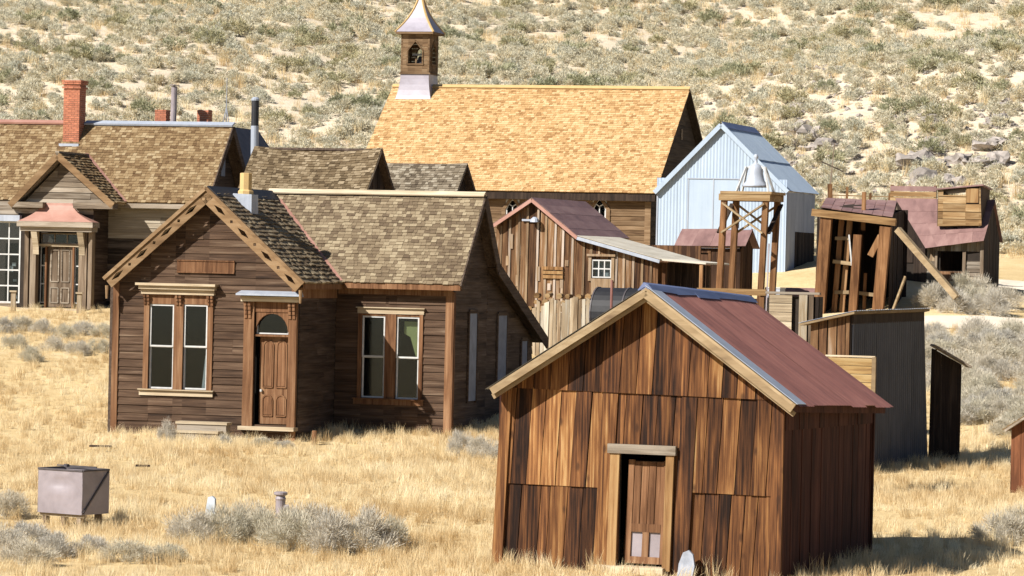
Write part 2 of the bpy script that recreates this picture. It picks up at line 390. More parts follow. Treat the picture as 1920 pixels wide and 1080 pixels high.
# ground: dry straw near the houses, pale stony soil on the hill
def groundmat():
    m, t, b = mat_base('ground_soil', .97, .05)
    tc = t.nodes.new('ShaderNodeTexCoord'); v = tc.outputs['Object']
    n1 = noise(t, v, .35, 6, .6); n2 = noise(t, v, 3.0, 6, .7); n3 = noise(t, v, 14, 4, .7)
    straw = ramp(t, math_(t, 'ADD', math_(t, 'MULTIPLY', n1, .6), math_(t, 'MULTIPLY', n2, .4)), [(.3,(.42,.30,.15)),(.5,(.54,.41,.22)),(.7,(.62,.51,.33))])
    soil = ramp(t, math_(t, 'ADD', math_(t, 'MULTIPLY', n2, .55), math_(t, 'MULTIPLY', n3, .45)), [(.3,(.40,.33,.23)),(.5,(.54,.46,.35)),(.68,(.64,.57,.46))])
    sx = t.nodes.new('ShaderNodeSeparateXYZ'); t.links.new(v, sx.inputs[0])
    mr = t.nodes.new('ShaderNodeMapRange'); mr.inputs['From Min'].default_value = 150; mr.inputs['From Max'].default_value = 172; t.links.new(sx.outputs[1], mr.inputs[0])
    t.links.new(mixc(t, mr.outputs[0], straw, soil), b.inputs['Base Color'])
    bump(t, b, math_(t, 'ADD', n2, n3), .6, .06)
    return m
M['ground'] = groundmat()
M['dirt'] = plain('road_dust', (.66,.58,.47), .97, .1, 1.2, spec=.05, bstr=.3)

# ------------------------------------------------------------------ ground
def grid(xs, ys, lift=0): 
    m = MB(); nx = len(xs)
    m.v = [(x, y, gz(x, y)+lift) for y in ys for x in xs]
    m.f = [(j*nx+i, j*nx+i+1, (j+1)*nx+i+1, (j+1)*nx+i) for j in range(len(ys)-1) for i in range(nx-1)]
    return m
def spaced(a, b, st):
    n = max(1, round((b-a)/st)); return [a+(b-a)*i/n for i in range(n)]
xs = spaced(-700,-100,60)+spaced(-100,-40,6)+spaced(-40,40,.8)+spaced(40,100,6)+spaced(100,700,60)+[700]
ys = spaced(-60,46,6)+spaced(46,150,.8)+spaced(150,300,1.6)+spaced(300,600,15)+spaced(600,2500,190)+[2500]
g = grid(xs, ys).build('ground', M['ground'], kind='structure', smooth=True)
def road(pts, wid):
    m = MB(); n = len(pts)
    for i in range(n-1):
        (x0, y0), (x1, y1) = pts[i], pts[i+1]
        for s in range(10):
            for k in range(6):
                q = []
                for (a, b) in ((s/10, k/6), ((s+1)/10, k/6), ((s+1)/10, (k+1)/6), (s/10, (k+1)/6)):
                    x = x0+(x1-x0)*a; y = y0+(y1-y0)*a + (b-.5)*wid*(1+.12*math.sin(x*.9+b*3)); q.append((x, y, gz(x, y)+.035))
                m.add(q, [(0,1,2,3)])
    return m.build('dirt_road', M['dirt'], kind='structure')
road([(11.5,119.6),(15,120.3),(20,120.6),(40,121.5)], 2.6)
road([(16.5,135.5),(20,137.5),(40,140)], 6.0)
# ================================================================== shared building pieces
def window(parent, mp, u0, u1, w0, w1, cols, rows, fm, bar=.035, sash=None, name='window', o=.0, inner=.018):
    """sash frame with glazing bars; every pane is a sub-part"""
    m = MB(); d = .03
    m.box(mp, u0, u0+bar, w0, w1, o-d, o+.012).box(mp, u1-bar, u1, w0, w1, o-d, o+.012)
    m.box(mp, u0+bar, u1-bar, w0, w0+bar, o-d, o+.011).box(mp, u0+bar, u1-bar, w1-bar, w1, o-d, o+.011)
    us = [u0+bar+(u1-u0-2*bar)*i/cols for i in range(cols+1)]; ws = [w0+bar+(w1-w0-2*bar)*i/rows for i in range(rows+1)]
    for x in us[1:-1]: m.box(mp, x-inner, x+inner, w0+bar, w1-bar, o-d, o+.008)
    for z in ws[1:-1]: m.box(mp, u0+bar, u1-bar, z-inner*1.1, z+inner*1.1, o-d-.002, o+.0095)
    win = m.build(name, fm, parent)
    for a, b in zip(us, us[1:]):
        for c, e in zip(ws, ws[1:]): MB().box(mp, a-.004, b+.004, c-.004, e+.004, o-.018, o-.012).build('pane', M['glass'], win)
    return win
def roof_slab(O, A, B, th, mat, parent, name='roof'):
    mp, Lu, Lv = plane_mp(O, A, B)
    r = MB().box(mp, 0, Lu, 0, Lv, -th, -.003).build(name, mat, parent)
    return r, mp, Lu, Lv
def lerp(a, b, t): return tuple(x+(y-x)*t for x, y in zip(a, b))

# ================================================================== house with carved bargeboards
def house():
    fr = Frame(208, 795, 91, 16)
    H = bthing('wooden_house', 'weathered brown clapboard house with diamond cut bargeboards and tall paired windows', 'house', fr)
    a = fr.at; zb = -.25
    x1 = a(556, 700)[0]; OV = .32
    A = a(197, 521, -OV); P = a(388, 352, -OV); B = a(570, 530, -OV)
    tl = (P[1]-A[1])/(P[0]-A[0]); tr = (P[1]-B[1])/(B[0]-P[0])
    zroof = lambda x: P[1]-(P[0]-x)*tl if x < P[0] else P[1]-(x-P[0])*tr
    p = fr.side(626, 690, x1)[0]                      # where the side wing's wall stands back
    ye = p-.34
    x2 = a(846, 690, p)[0]; xr = a(864, 533, ye)[0]
    zE = a(864, 533, ye)[1]; yr, zr = fr.side(910, 367, xr); yb, zbk = fr.side(935, 497, xr); yc, zc = fr.side(1026, 637, xr)
    t2 = (zr-zE)/(yr-ye)
    zmain = lambda y: zE+(y-ye)*t2
    F0 = fr.front(0); FP = fr.front(p); RT = fr.right(x1); RE = fr.right(x2)
    D = .13
    # openings
    wl = (*[a(280, 650)[0], a(326, 650)[0]], a(300, 729)[1], a(300, 570)[1]); wr2 = (a(344, 650)[0], a(389, 650)[0], a(365, 731)[1], a(365, 571)[1])
    door = (a(476, 700)[0], a(541, 700)[0], a(510, 797)[1], a(510, 586)[1])
    gab = [(0, zb), (x1, zb), (x1, zroof(x1)-D), (P[0], P[1]-D), (0, zroof(0)-D)]
    holes = [wl, wr2, door]
    wall = sheet(F0, gab, holes, -.09, -.004, 'wall', M['dark'], H)
    clapboards(F0, gab, holes, .185, M['house'], wall)
    # return wall of the front wing
    ret = [(0, zb), (p, zb), (p, zroof(x1)-D), (0, zroof(x1)-D)]
    w2 = sheet(RT, ret, [], -.09, -.004, 'wall', M['dark'], H); clapboards(RT, [(.1,zb),(p,zb),(p,ret[2][1]),(.1,ret[2][1])], [], .185, M['house_side'], w2)
    # side wing front wall
    s1 = (a(679, 650, p)[0], a(722, 650, p)[0], a(700, 746, p)[1], a(700, 592, p)[1]); s2 = (a(743, 650, p)[0], a(786, 650, p)[0], a(765, 749, p)[1], a(765, 594, p)[1])
    fw = [(x1, zb), (x2, zb), (x2, zE-.02), (x1, zE-.02)]
    w3 = sheet(FP, fw, [s1, s2], -.09, -.004, 'wall', M['dark'], H); clapboards(FP, [(x1+.03,zb),(x2,zb),(x2,zE-.1),(x1+.03,zE-.1)], [s1, s2], .185, M['house'], w3)
    # right gable end with its lean-to
    zt = lambda y: min(zmain(y), zr-(y-yr)*(zr-zbk)/(yb-yr) if y < yb else zbk-(y-yb)*(zbk-zc)/(yc-yb))-.16
    yw = yc-.45
    ge = [(p, zb), (yw, zb), (yw, zt(yw)), (yb, zt(yb)), (yr, zr-.16), (p, zt(p))]
    w4 = sheet(RE, ge, [], -.09, -.004, 'wall', M['dark'], H)
    for part in ([(p+.1,zb),(yb,zb),(yb,zt(yb)),(yr,zr-.16),(p+.1,zt(p+.1))], [(yb,zb),(yw,zb),(yw,zt(yw)),(yb,zt(yb))]): clapboards(RE, part, [], .185, M['house_side'], w4)
    # hidden back and left walls close the volume
    MB().box(fr.front(yw), x1-3.4, x2-.1, zb, zt(yw), -.1, 0).box(fr.right(0), 0, p+2, zb, zroof(0)-D, -.09, -.01).box(fr.right(x1-3.4), p+1.9, yw, zb, zt(yw), -.09, 0).box(fr.right(x1-3.4), yr-.9, yr+.9, zb, zr-1.2, -.09, 0).build('wall', M['house_side'], H)
    MB().box(fr.front(1.2), .1, x1-.1, zb, zroof(0)-D, -.03, 0).box(fr.front(p+1.2), x1, x2-.1, zb, zE, -.03, 0).box(lambda u, w, o: Vector((u, -o, w)), .1, x1-.1, zb+.25, zb+.28, -1.2, -.09).box(lambda u, w, o: Vector((u, -o, w)), x1, x2-.1, zb+.25, zb+.28, -p-1.2, -p-.09).build('dark_backing', M['dark'], H)  # dark sheets and floor added so the windows look black inside
    # roofs
    yend = yr+.05
    def keepw(u, v, mp): q = mp(u, v, 0); return not (q.y > ye and zmain(q.y) > q.z+.03)
    def keepm(u, v, mp): q = mp(u, v, 0); return not (P[0]-2.6 < q.x < B[0] and zroof(q.x) > q.z+.03)
    rl, mp, Lu, Lv = roof_slab((A[0], yend, A[1]), (A[0], -OV, A[1]), (P[0], yend, P[1]), .07, M['greywood'], H)
    shingles(mp, Lu, Lv, .115, .15, M['sh_house'], rl, t=.016)
    rr, mp, Lu, Lv = roof_slab((B[0], -OV, B[1]), (B[0], yend, B[1]), (P[0], -OV, P[1]), .07, M['greywood'], H)
    shingles(mp, Lu, Lv-.12, .15, .17, M['sh_house'], rr, keep=lambda u, v, mp=mp: keepw(u, v, mp), t=.03, rough=.02)
    MB().box(mp, .0, Lu, Lv-.33, Lv+.02, .0, .05).build('ridge_cover', M['black'], rr)
    xl = P[0]-1.3
    rm, mpm, Lu, Lv = roof_slab((xl, ye, zE), (xr, ye, zE), (xl, yr, zr), .07, M['greywood'], H)
    shingles(mpm, Lu, Lv-.03, .104, .15, M['sh_house'], rm, keep=lambda u, v: keepm(u, v, mpm), t=.014)
    rb, mpb, Lub, Lvb = roof_slab((xr, yb, zbk), (xl, yb, zbk), (xr, yr, zr), .09, M['house_side'], H)
    shingles(mpb, Lub, Lvb, .125, .15, M['sh_house'], rb)
    rc, mpc, Luc, Lvc = roof_slab((xr, yc, zc), (xl, yc, zc), (xr, yb, zbk), .09, M['house_side'], H)
    shingles(mpc, Luc, Lvc, .125, .15, M['sh_house'], rc)
    MB().beam((xl+1.2, yr-.05, zr+.03), (xr, yr-.05, zr+.03), .2, .035, Vector((0,-.6,1))).beam((xl+1.2, yr+.06, zr+.02), (xr, yr+.06, zr+.02), .2, .035, Vector((0,.6,1))).build('ridge_board', M['pale'], rm)
    # rake boards at the right end, eave boards
    def rk(y0, z0, y1, z1, w=.17): return MB().beam((xr+.012, y0, z0-.1), (xr+.012, y1, z1-.1), .035, w).build('rake_board', M['house_side'], H)
    rk(ye, zE, yr, zr); rk(yr, zr, yb, zbk, .3); rk(yb, zbk, yc, zc, .3)
    MB().box(fr.front(ye), x1+.35, xr-.01, zE-.16, zE-.03, -.03, .01).build('eave_board', M['trim'], H)
    MB().box(fr.front(p-.02), x1+.1, x2+.02, zE-.3, zE-.1, 0, .05).build('frieze_board', M['trim'], H)
    MB().box(fr.right(B[0]), -OV+.03, p-.1, B[1]-.16, B[1]-.03, -.03, .01).build('eave_board', M['trim'], H)
    MB().box(fr.right(x1), .02, p-.02, B[1]-.38, B[1]-.12, 0, .05).build('frieze_board', M['trim'], H)
    # valley flashing
    pts = []
    for k in range(11):
        x = P[0]+.25+(B[0]-P[0]-.25)*k/10; z = zroof(x); y = ye+(z-zE)/t2
        if y < yr+.02: pts.append(Vector((x, y, z+.05)))
    m = MB()
    for q, r in zip(pts, pts[1:]): m.beam(q, r, .12, .03, Vector((.3,-.5,1)))
    m.build('valley_flashing', M['copper'], rr)
    # bargeboards with diamond and cross cut-outs: built as strips round the holes
    def barge(S, E, flip):
        S = Vector((S[0], 0, S[1])); E = Vector((E[0], 0, E[1])); d = (E-S); L = d.length; d.normalize(); n = Vector((-d.z, 0, d.x))
        if n.z < 0: n = -n
        mp = lambda u, w, o: S + d*u + n*w + Vector((0, -OV-.012-o, 0))
        hgt = .27; holes = []
        k = 8
        for i in range(k):
            c = L*(i+.75)/(k+.3); big = i % 2 == 0
            holes.append((c, .2 if big else .05, .055 if big else .045))
        m = MB(); edges = [0.0]
        for c, hw, hh in holes: edges += [c-hw, c, c+hw]
        edges.append(L)
        mid = -hgt/2-.03
        prev = 0.0
        for c, hw, hh in holes:
            m.box(mp, prev, c-hw, -hgt-.03, -.03, 0, .045)
            for (ua, ub, ha, hb) in ((c-hw, c, .0, hh), (c, c+hw, hh, .0)):
                m.prism(mp, [(ua, mid+ha), (ub, mid+hb), (ub, -.03), (ua, -.03)], 0, .045)
                m.prism(mp, [(ua, -hgt-.03), (ub, -hgt-.03), (ub, mid-hb), (ua, mid-ha)], 0, .045)
            prev = c+hw
        m.box(mp, prev, L, -hgt-.03, -.03, 0, .045)
        b = m.build('bargeboard', M['barge'], H)
        MB().box(mp, -.02, L, -.05, .035, .0, .085).build('moulding', M['barge'], b)
    barge(A, P, 0); barge(B, P, 1)
    for q in (A, B): MB().tube((q[0]+(.07 if q is A else -.07), -OV-.035, q[1]-.5), (q[0]+(.07 if q is A else -.07), -OV-.035, q[1]-.18), .03, .05, 8).build('pendant', M['barge'], H)
    # corner boards
    for mp, u in ((F0, 0), (F0, x1-.15), (FP, x2-.16)):
        z1 = {0: zroof(.1)-.2, 1: zroof(x1)-.2, 2: zE-.2}[[0, x1-.15, x2-.16].index(u)]
        MB().box(mp, u, u+.16, zb, z1, .0, .05).build('corner_board', M['trim'], H)
    MB().box(RE, p-.05, p+.12, zb, zE-.2, 0, .05).build('corner_board', M['trim'], H)
    # name plaque frame
    u0, z0 = a(333, 511); u1, z1 = a(441, 489)
    MB().box(F0, u0, u1, z0, z1, .02, .05).box(F0, u0, u1, z1-.03, z1, .0501, .07).box(F0, u0, u1, z0, z0+.03, .0501, .07).build('plaque', M['trim'], H)
    # window pair
    def pair(mp, W, hood, sillz, y):
        (l0, l1, lz0, lz1), (r0, r1, rz0, rz1) = W
        t = .14 if hood else .1
        fm = MB().box(mp, l0-t, l0-.005, lz0-.02, lz1+.3*hood+.06, 0, .055).box(mp, l1+.005, r0-.005, lz0-.02, lz1+.3*hood+.06, 0, .055).box(mp, r1+.005, r1+t, rz0-.02, rz1+.3*hood+.06, 0, .055)
        fm.box(mp, l0-.004, l1+.004, lz1+.002, lz1+.24*hood+.05, -.01, .03).box(mp, r0-.004, r1+.004, rz1+.002, rz1+.24*hood+.05, -.01, .03)
        c = fm.build('window_casing', M['trim'], H)
        MB().box(mp, l0-t-.08, r1+t+.04, lz0-.16, lz0-.03, .0, .07).box(mp, l0-t-.1, r1+t+.07, lz0-.0299, lz0-.005, 0, .13).build('sill', M['pale'] if hood else M['trim'], c)
        if hood:
            zt_ = lz1+.36
            MB().box(mp, l0-t-.06, r1+t+.04, zt_-.12, zt_, 0, .12).box(mp, l0-t-.1, r1+t+.08, zt_+.001, zt_+.09, 0, .2).box(mp, l0-t-.16, r1+t+.12, zt_+.0911, zt_+.15, 0, .27).build('hood', M['pale'], c)
            for u in (l0-t/2, (l1+r0)/2, r1+t/2):
                m = MB()
                for k in range(3):
                    for s in (-1, 1): m.box(mp, u+s*.045-.03, u+s*.045+.03, zt_-.2-k*.085, zt_-.14-k*.085, .0551, .13-k*.02)
                m.build('bracket', M['trim'], c)
        else:
            MB().box(mp, l0-t-.02, r1+t+.02, lz1+.055, lz1+.19, 0, .06).box(mp, l0-t-.05, r1+t+.05, lz1+.191, lz1+.215, 0, .11).build('hood', M['pale'], c)
        for (q0, q1, z0, z1) in W:
            zm = (z0+z1)/2
            for (b0, b1, oo) in ((z0, zm+.02, -.035), (zm-.01, z1, -.0)):
                window(H, mp, q0+.004, q1-.004, b0+.004, b1-.002, 1, 1, M['white'], .04, o=oo)
    pair(F0, (wl, wr2), 1, 0, 0)
    pair(FP, (s1, s2), 0, 0, p)
    # curtains and blind behind the panes
    def cloth(mp, poly, mat, nm): MB().prism(mp, ccw(poly), -.2, -.19).build(nm, mat, H)
    zm = (wr2[2]+wr2[3])/2
    cloth(F0, [(wr2[1]-.2, wr2[2]), (wr2[1], wr2[2]), (wr2[1], zm+.1), (wr2[1]-.1, zm)], M['cloth'], 'curtain')
    q0 = a(752, 640, p+.2)
    cloth(FP, [(s2[0]+.14, s2[3]-.12), (s2[1]+.02, s2[3]-.12), (s2[1]-.0, s2[2]+1.05), (s2[1]-.14, s2[2]+1.05), (s2[0]+.3, s2[3]-.5), (s2[0]+.14, s2[3]-.42)], M['blind'], 'window_blind')
    # door
    d0, d1, dz0, dz1 = door; g0 = a(484, 700)[0]; ztr = a(510, 629)[1]
    leaf = MB().box(F0, g0, d1-.01, dz0+.02, ztr-.02, -.16, -.11).build('door', M['trim'], H)
    W_ = d1-g0; hgt = ztr-dz0
    for (ua, ub, za, zb_) in ((.12,.44,.42,.94), (.56,.88,.42,.94), (.12,.44,.1,.33), (.56,.88,.1,.33)):
        uu0, uu1, ww0, ww1 = g0+W_*ua, g0+W_*ub, dz0+hgt*za, dz0+hgt*zb_
        m = MB().box(F0, uu0+.03, uu1-.03, ww0+.03, ww1-.03, -.11, -.098)
        cx, r = (uu0+uu1)/2, (uu1-uu0)/2
        ring = [(uu0, ww0)] + [(cx-r*math.cos(k*math.pi/8), ww1-r+r*math.sin(k*math.pi/8)) for k in range(9)] + [(uu1, ww0), (uu0, ww0)]
        for (s, e) in zip(ring, ring[1:]): m.beam(F0(s[0], s[1], -.1), F0(e[0], e[1], -.1), .03, .03, Vector((0,1,0)))
        m.build('door_panel', M['trim'], leaf)
    MB().lathe((g0+.06, .07, dz0+hgt*.38), [(.028,-.03),(.035,0),(.028,.03)], 8).build('handle', M['white'], leaf)
    cs = MB()
    o0 = a(457, 700)[0]; zt_ = a(500, 566)[1]
    cs.box(F0, o0, d0, dz0-.1, zt_, 0, .08).box(F0, d1, x1-.0, dz0-.1, zt_, .0, .081)
    cs.box(F0, d0+.001, d1-.001, ztr-.03, ztr+.02, -.13, .03)
    cas = cs.build('door_casing', M['trim'], H)
    # arched transom: spandrels round the glass
    m = MB(); r = (d1-d0)/2; cx = (d0+d1)/2; zc_ = ztr+.08; hh = dz1-zc_
    for k in range(10):
        t0, t1 = math.pi*k/10, math.pi*(k+1)/10
        p0 = (cx-r*.93*math.cos(t0), zc_+hh*.95*math.sin(t0)); p1 = (cx-r*.93*math.cos(t1), zc_+hh*.95*math.sin(t1))
        m.prism(F0, ccw([p0, p1, (p1[0], dz1+.01), (p0[0], dz1+.01)]), -.06, .02)
    m.box(F0, d0, d1, dz1+.0101, zt_-.001, -.06, .04)
    m.build('arch_head', M['trim'], cas)
    window(H, F0, d0+.03, d1-.03, ztr+.03, dz1, 1, 1, M['white'], .03, name='transom', o=-.065)
    hm = MB().box(F0, o0-.06, x1+.05, zt_+.001, zt_+.13, 0, .16).build('door_hood', M['pale'], H)
    MB().hexa([F0(o0-.12, zt_+.14, .0), F0(x1+.14, zt_+.14, .0), F0(x1+.14, zt_+.15, .36), F0(o0-.12, zt_+.15, .36), F0(o0-.1, zt_+.27, 0), F0(x1+.1, zt_+.27, 0), F0(x1+.14, zt_+.19, .36), F0(o0-.12, zt_+.19, .36)]).build('metal_cover', M['galv'], hm)
    for u in (o0+.1, x1-.12):
        m = MB()
        for k in range(4):
            for s in (-1, 1): m.box(F0, u+s*.05-.035, u+s*.05+.035, zt_-.1-k*.1, zt_-.02-k*.1, .0811, .16-k*.018)
        m.build('bracket', M['trim'], cas)
    MB().box(F0, o0-.05, x1+.03, dz0-.13, dz0-.04, -.1, .22).build('threshold', M['pale'], H)
    # octagonal wooden-looking chimney on the wing roof with its metal base
    cx_, cz_ = 0, 0
    yq = 1.1; xq, zq = a(460, 392, yq); zq = zroof(xq)
    zt2 = a(461, 325, yq)[1]
    ch = MB().lathe((xq, yq, 0), [(.2, zq+.1), (.2, zq+.38), (.155, zq+.42), (.155, zt2), (.12, zt2+.01)], 8).build('chimney', M['yellow'], H)
    MB().hexa([(xq-.3,yq-.25,zq+.1),(xq+.25,yq-.25,zq-.34),(xq+.25,yq+.25,zq-.34),(xq-.3,yq+.25,zq+.1),(xq-.24,yq-.23,zq+.32),(xq+.24,yq-.23,zq+.3),(xq+.24,yq+.23,zq+.3),(xq-.24,yq+.23,zq+.32)]).build('chimney_base', M['galv'], ch)
    # boarded windows of the shaded end
    for (pa, pb, ya, yb_) in ((876, 890, 752, 588), (930, 946, 728, 592), (975, 985, 685, 640)):
        y0 = fr.side(pa, 650, x2)[0]; y1 = fr.side(pb, 650, x2)[0]; z0 = fr.side(pa, ya, x2)[1]; z1 = fr.side(pa, yb_, x2)[1]
        s = MB().box(RE, y0, y1, z0, z1, .03, .05).build('shutter', M['shutter'], H)
        MB().box(RE, y0-.09, y0-.003, z0-.05, z1+.05, .02, .065).box(RE, y1+.003, y1+.09, z0-.05, z1+.05, .02, .065).box(RE, y0-.003, y1+.003, z1+.003, z1+.1, .02, .066).build('casing', M['house_side'], s)
    return fr, a
hfr, ha = house()
# steps in front of the house door
def steps():
    z = hfr.gz(2.2, -.8)
    u0, _ = ha(340, 800, -.6); u1, _ = ha(432, 800, -.6); zt = ha(380, 790, -.6)[1]
    T = thing('wooden_steps', 'two low weathered plank steps under the house window', 'steps', hfr.world(u0, -.9, z), -hfr.phi)
    L = u1-u0; h = zt-z; mp = lambda u, w, o: Vector((u, -o, w))
    MB().box(mp, 0, L, -.15, h-.06, -.3, .0).build('riser', M['greywood'], T); MB().box(mp, -.03, L+.03, h-.059, h, -.33, .03).build('tread', M['pale'], T)
    MB().box(mp, -.12, L-.1, -.15, h*.42, .031, .35).build('riser', M['greywood'], T); MB().box(mp, -.16, L-.06, h*.421, h*.55, .0315, .38).build('tread', M['pale'], T)
    T2 = thing('short_post', 'short cut brown post in the shade beside the front door', 'post', hfr.world(*[hfr.at(589, 810, -.3)[0], -.3, 0]), 0)
    T2.location.z = gz(T2.location.x, T2.location.y)
    MB().tube((0,0,-.1), (.01,0,.34), .06, .055, 8).build('stump', M['trim'], T2)
steps()

# ================================================================== leaning board shed
def shed():
    fr = Frame(925, 1062, 61, 22)
    S = bthing('board_shed', 'leaning shed of scorched vertical boards with a rusty red metal roof', 'shed', fr)
    a = fr.at; OV = .46
    A = a(921, 724, -OV); P = a(1211, 538, -OV); B = a(1487, 754, -OV)
    bl = a(925, 1075); br = a(1463, 1075); tl = a(946, 735); tr = a(1470, 762); pk = a(1213, 548)
    bl = (bl[0], -.3); br = (br[0], -.3)
    F0 = fr.front(0)
    pr = (pk[0]+.02, P[1]-.17)
    el = (tl[0], A[1]+(P[1]-A[1])*(tl[0]-A[0])/(P[0]-A[0])-.13); er = (tr[0], B[1]+(P[1]-B[1])*(B[0]-tr[0])/(B[0]-P[0])-.13)
    out = [bl, br, er, pr, el]
    d0 = a(1160, 950)[0]; d1 = a(1247, 950)[0]; dz1 = a(1200, 851)[1]; dz0 = a(1200, 1062)[1]
    hole = [(d0, d1, -.5, dz1)]
    wall = sheet(F0, out, hole, -.1, -.03, 'wall', M['dark'], S)
    slant = .055
    gl = lambda u: a(945, 726)[1]+(a(1465, 751)[1]-a(945, 726)[1])*(u-a(945, 726)[0])/(a(1465, 751)[0]-a(945, 726)[0])
    l0, l1 = a(945, 903), a(1440, 928)
    ll = lambda u: l0[1]+(l1[1]-l0[1])*(u-l0[0])/(l1[0]-l0[0])
    xa, xb = bl[0]-.3, br[0]+.3
    up = clipto([(xa, gl(xa)), (xb, gl(xb)), (xb, 9), (xa, 9)], out)
    mid = clipto([(xa, ll(xa)-.02), (xb, ll(xb)-.02), (xb, gl(xb)+.02), (xa, gl(xa)+.02)], out)
    low = clipto([(xa, -1), (xb, -1), (xb, ll(xb)), (xa, ll(xa))], out)
    vboards(F0, up, [], .285, M['shed_board'], wall, .025, .022, .012, slant=slant)
    vboards(F0, mid, hole, .285, M['shed_board'], wall, .0, .022, .012, slant=slant)
    vboards(F0, low, hole, .25, M['shed_board'], wall, -.028, .022, .014, slant=slant, jit=.35)
    # full-height boards beside the door
    for ua, ub in ((d0-.42, d0-.16), (d1+.14, d1+.4)):
        MB().prism(F0, [(ua, -.3), (ub, -.3), (ub+.12, gl(ub)-.02), (ua+.12, gl(ua)-.02)], .022, .045).build('board', M['shed_board'], wall)
    # corner boards
    MB().prism(F0, [(bl[0]-.03, -.3), (bl[0]+.15, -.3), (el[0]+.15, el[1]+.06), (el[0]-.03, el[1]-.05)], -.02, .06).build('corner_board', M['shed_board'], S)
    MB().prism(F0, [(br[0]-.17, -.3), (br[0]+.02, -.3), (er[0]+.02, er[1]-.05), (er[0]-.17, er[1]+.05)], -.02, .06).build('corner_board', M['shed_board'], S)
    # right wall
    xw = br[0]; shear = (er[0]-br[0])/(er[1]+.3)
    dep = fr.side(1628, 1045, xw+.0)[0]
    mpR = lambda u, w, o: Vector((xw + (w+.3)*shear + o, u, w))
    zA = er[1]; bz = fr.side(1662, 757, er[0]+.2)[1]
    rw = [(0, -.3), (dep, -.3), (dep, min(zA, bz)-.02), (0, zA-.02)]
    w2 = sheet(mpR, rw, [], -.1, -.02, 'wall', M['dark'], S)
    hz = zA-.55
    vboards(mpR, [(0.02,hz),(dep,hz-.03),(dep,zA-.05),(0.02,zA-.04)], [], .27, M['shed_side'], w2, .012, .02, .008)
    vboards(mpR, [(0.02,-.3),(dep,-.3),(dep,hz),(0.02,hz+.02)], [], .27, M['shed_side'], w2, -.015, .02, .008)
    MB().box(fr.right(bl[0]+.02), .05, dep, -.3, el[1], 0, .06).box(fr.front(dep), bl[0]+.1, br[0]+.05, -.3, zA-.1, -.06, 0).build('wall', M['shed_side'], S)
    # roof: the back of the ridge has sagged
    yB = fr.side(1662, 756, B[0])[0]; yR, zR = fr.side(1419, 571, P[0])
    ym = min(max(yB, 2.5), 6.5); yR2 = ym
    Pb = (P[0]+.02, yR2, P[1]-.2); Bb = (B[0]+.03, ym, fr.side(1662, 757, B[0])[1])
    Pf = (P[0], -OV, P[1]); Bf = (B[0], -OV, B[1]); Af = (A[0], -OV, A[1]); Ab = (A[0], ym, A[1]-.12)
    def slope(E0, E1, R0, R1, nm, mat, corr_mat):
        V = lambda p: Vector(p)
        def mp(u, w, o):
            q = V(E0)*(1-u)*(1-w)+V(E1)*u*(1-w)+V(R1)*u*w+V(R0)*(1-u)*w
            n = (V(E1)-V(E0)).cross(V(R0)-V(E0)).normalized(); n = n if n.z > 0 else -n
            return q + n*o
        r = MB().box(mp, 0, 1, 0, 1, -.05, -.01).build(nm, mat, S)
        L = (V(E1)-V(E0)).length
        corr(mp, 0, 1, -.035, 1, corr_mat, r, pitch=.09/L, amp=.008, sheetw=.7/L, name='roof_sheet', tilt=.006)
        return r, mp
    r1, mp1 = slope(Bf, Bb, Pf, Pb, 'roof', M['rake'], M['rust'])
    r2, mp2 = slope(Ab, Af, Pb, Pf, 'roof', M['rake'], M['galv'])
    MB().box(mp1, -.012, .075, -.03, 1.0, .022, .032).build('edge_flashing', M['galv'], r1)
    n = 5
    for k in range(n):
        MB().hexa([mp1(k/n+.002,.955+random.uniform(-.02,.01),.03), mp1((k+1)/n+.01,.955+random.uniform(-.02,.01),.034), mp1((k+1)/n+.01,1.0,.06), mp1(k/n+.002,1.0,.056), mp2(1-k/n-.002,.95,.03), mp2(1-(k+1)/n-.01,.95,.034), mp2(1-(k+1)/n-.01,1.0,.09), mp2(1-k/n-.002,1,.088)]).build('ridge_cap', M['ridgeblue'], r1)
    # rake boards (two layers) and eave board
    def rake(S0, S1, dz, wd, y, mat):
        return MB().beam((S0[0], -y, S0[1]-dz), (S1[0], -y, S1[1]-dz), .04, wd, Vector((0,0,1))).build('rake_board', mat, S)
    rake(A, P, .085, .12, OV-.02, M['rake']); rake(A, P, .17, .09, OV-.09, M['rake'])
    rake(P, B, .10, .16, OV-.02, M['rake']); rake(P, B, .2, .08, OV-.09, M['rake'])
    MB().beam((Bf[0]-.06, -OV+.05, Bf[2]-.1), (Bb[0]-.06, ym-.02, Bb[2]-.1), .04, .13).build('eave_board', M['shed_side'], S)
    # door with frame
    MB().prism(F0, [(d0-.155, dz0-.05), (d0-.0, dz0-.05), (d0+.03, dz1), (d0-.125, dz1)], .046, .1).build('door_post', M['shed_trim'], S)
    MB().prism(F0, [(d1, dz0-.05), (d1+.135, dz0-.05), (d1+.165, dz1), (d1+.03, dz1)], .046, .1).build('door_post', M['shed_trim'], S)
    MB().box(F0, d0-.17, d1+.2, dz1+.001, dz1+.15, .046, .13).build('lintel', M['greywood'], S)
    MB().box(F0, d0-.35, d1+.05, dz0-.12, dz0+.0, -.15, .2).build('threshold', M['pale'], S)
    e0 = a(1169, 950)[0]; w_ = d1-e0; H_ = dz1-.08-dz0
    dm = lambda u, w, o: F0(u+(w-dz0)*.03, w, o)
    leaf = MB().box(dm, e0+.1, d1-.1, dz0+.66, dz1-.12, -.115, -.1).build('door', M['trim'], S)
    for u0_, u1_ in ((e0, e0+.1), (d1-.11, d1-.01)): MB().box(dm, u0_, u1_, dz0+.04, dz1-.1, -.12, -.07).build('stile', M['trim'], leaf)
    n = 4
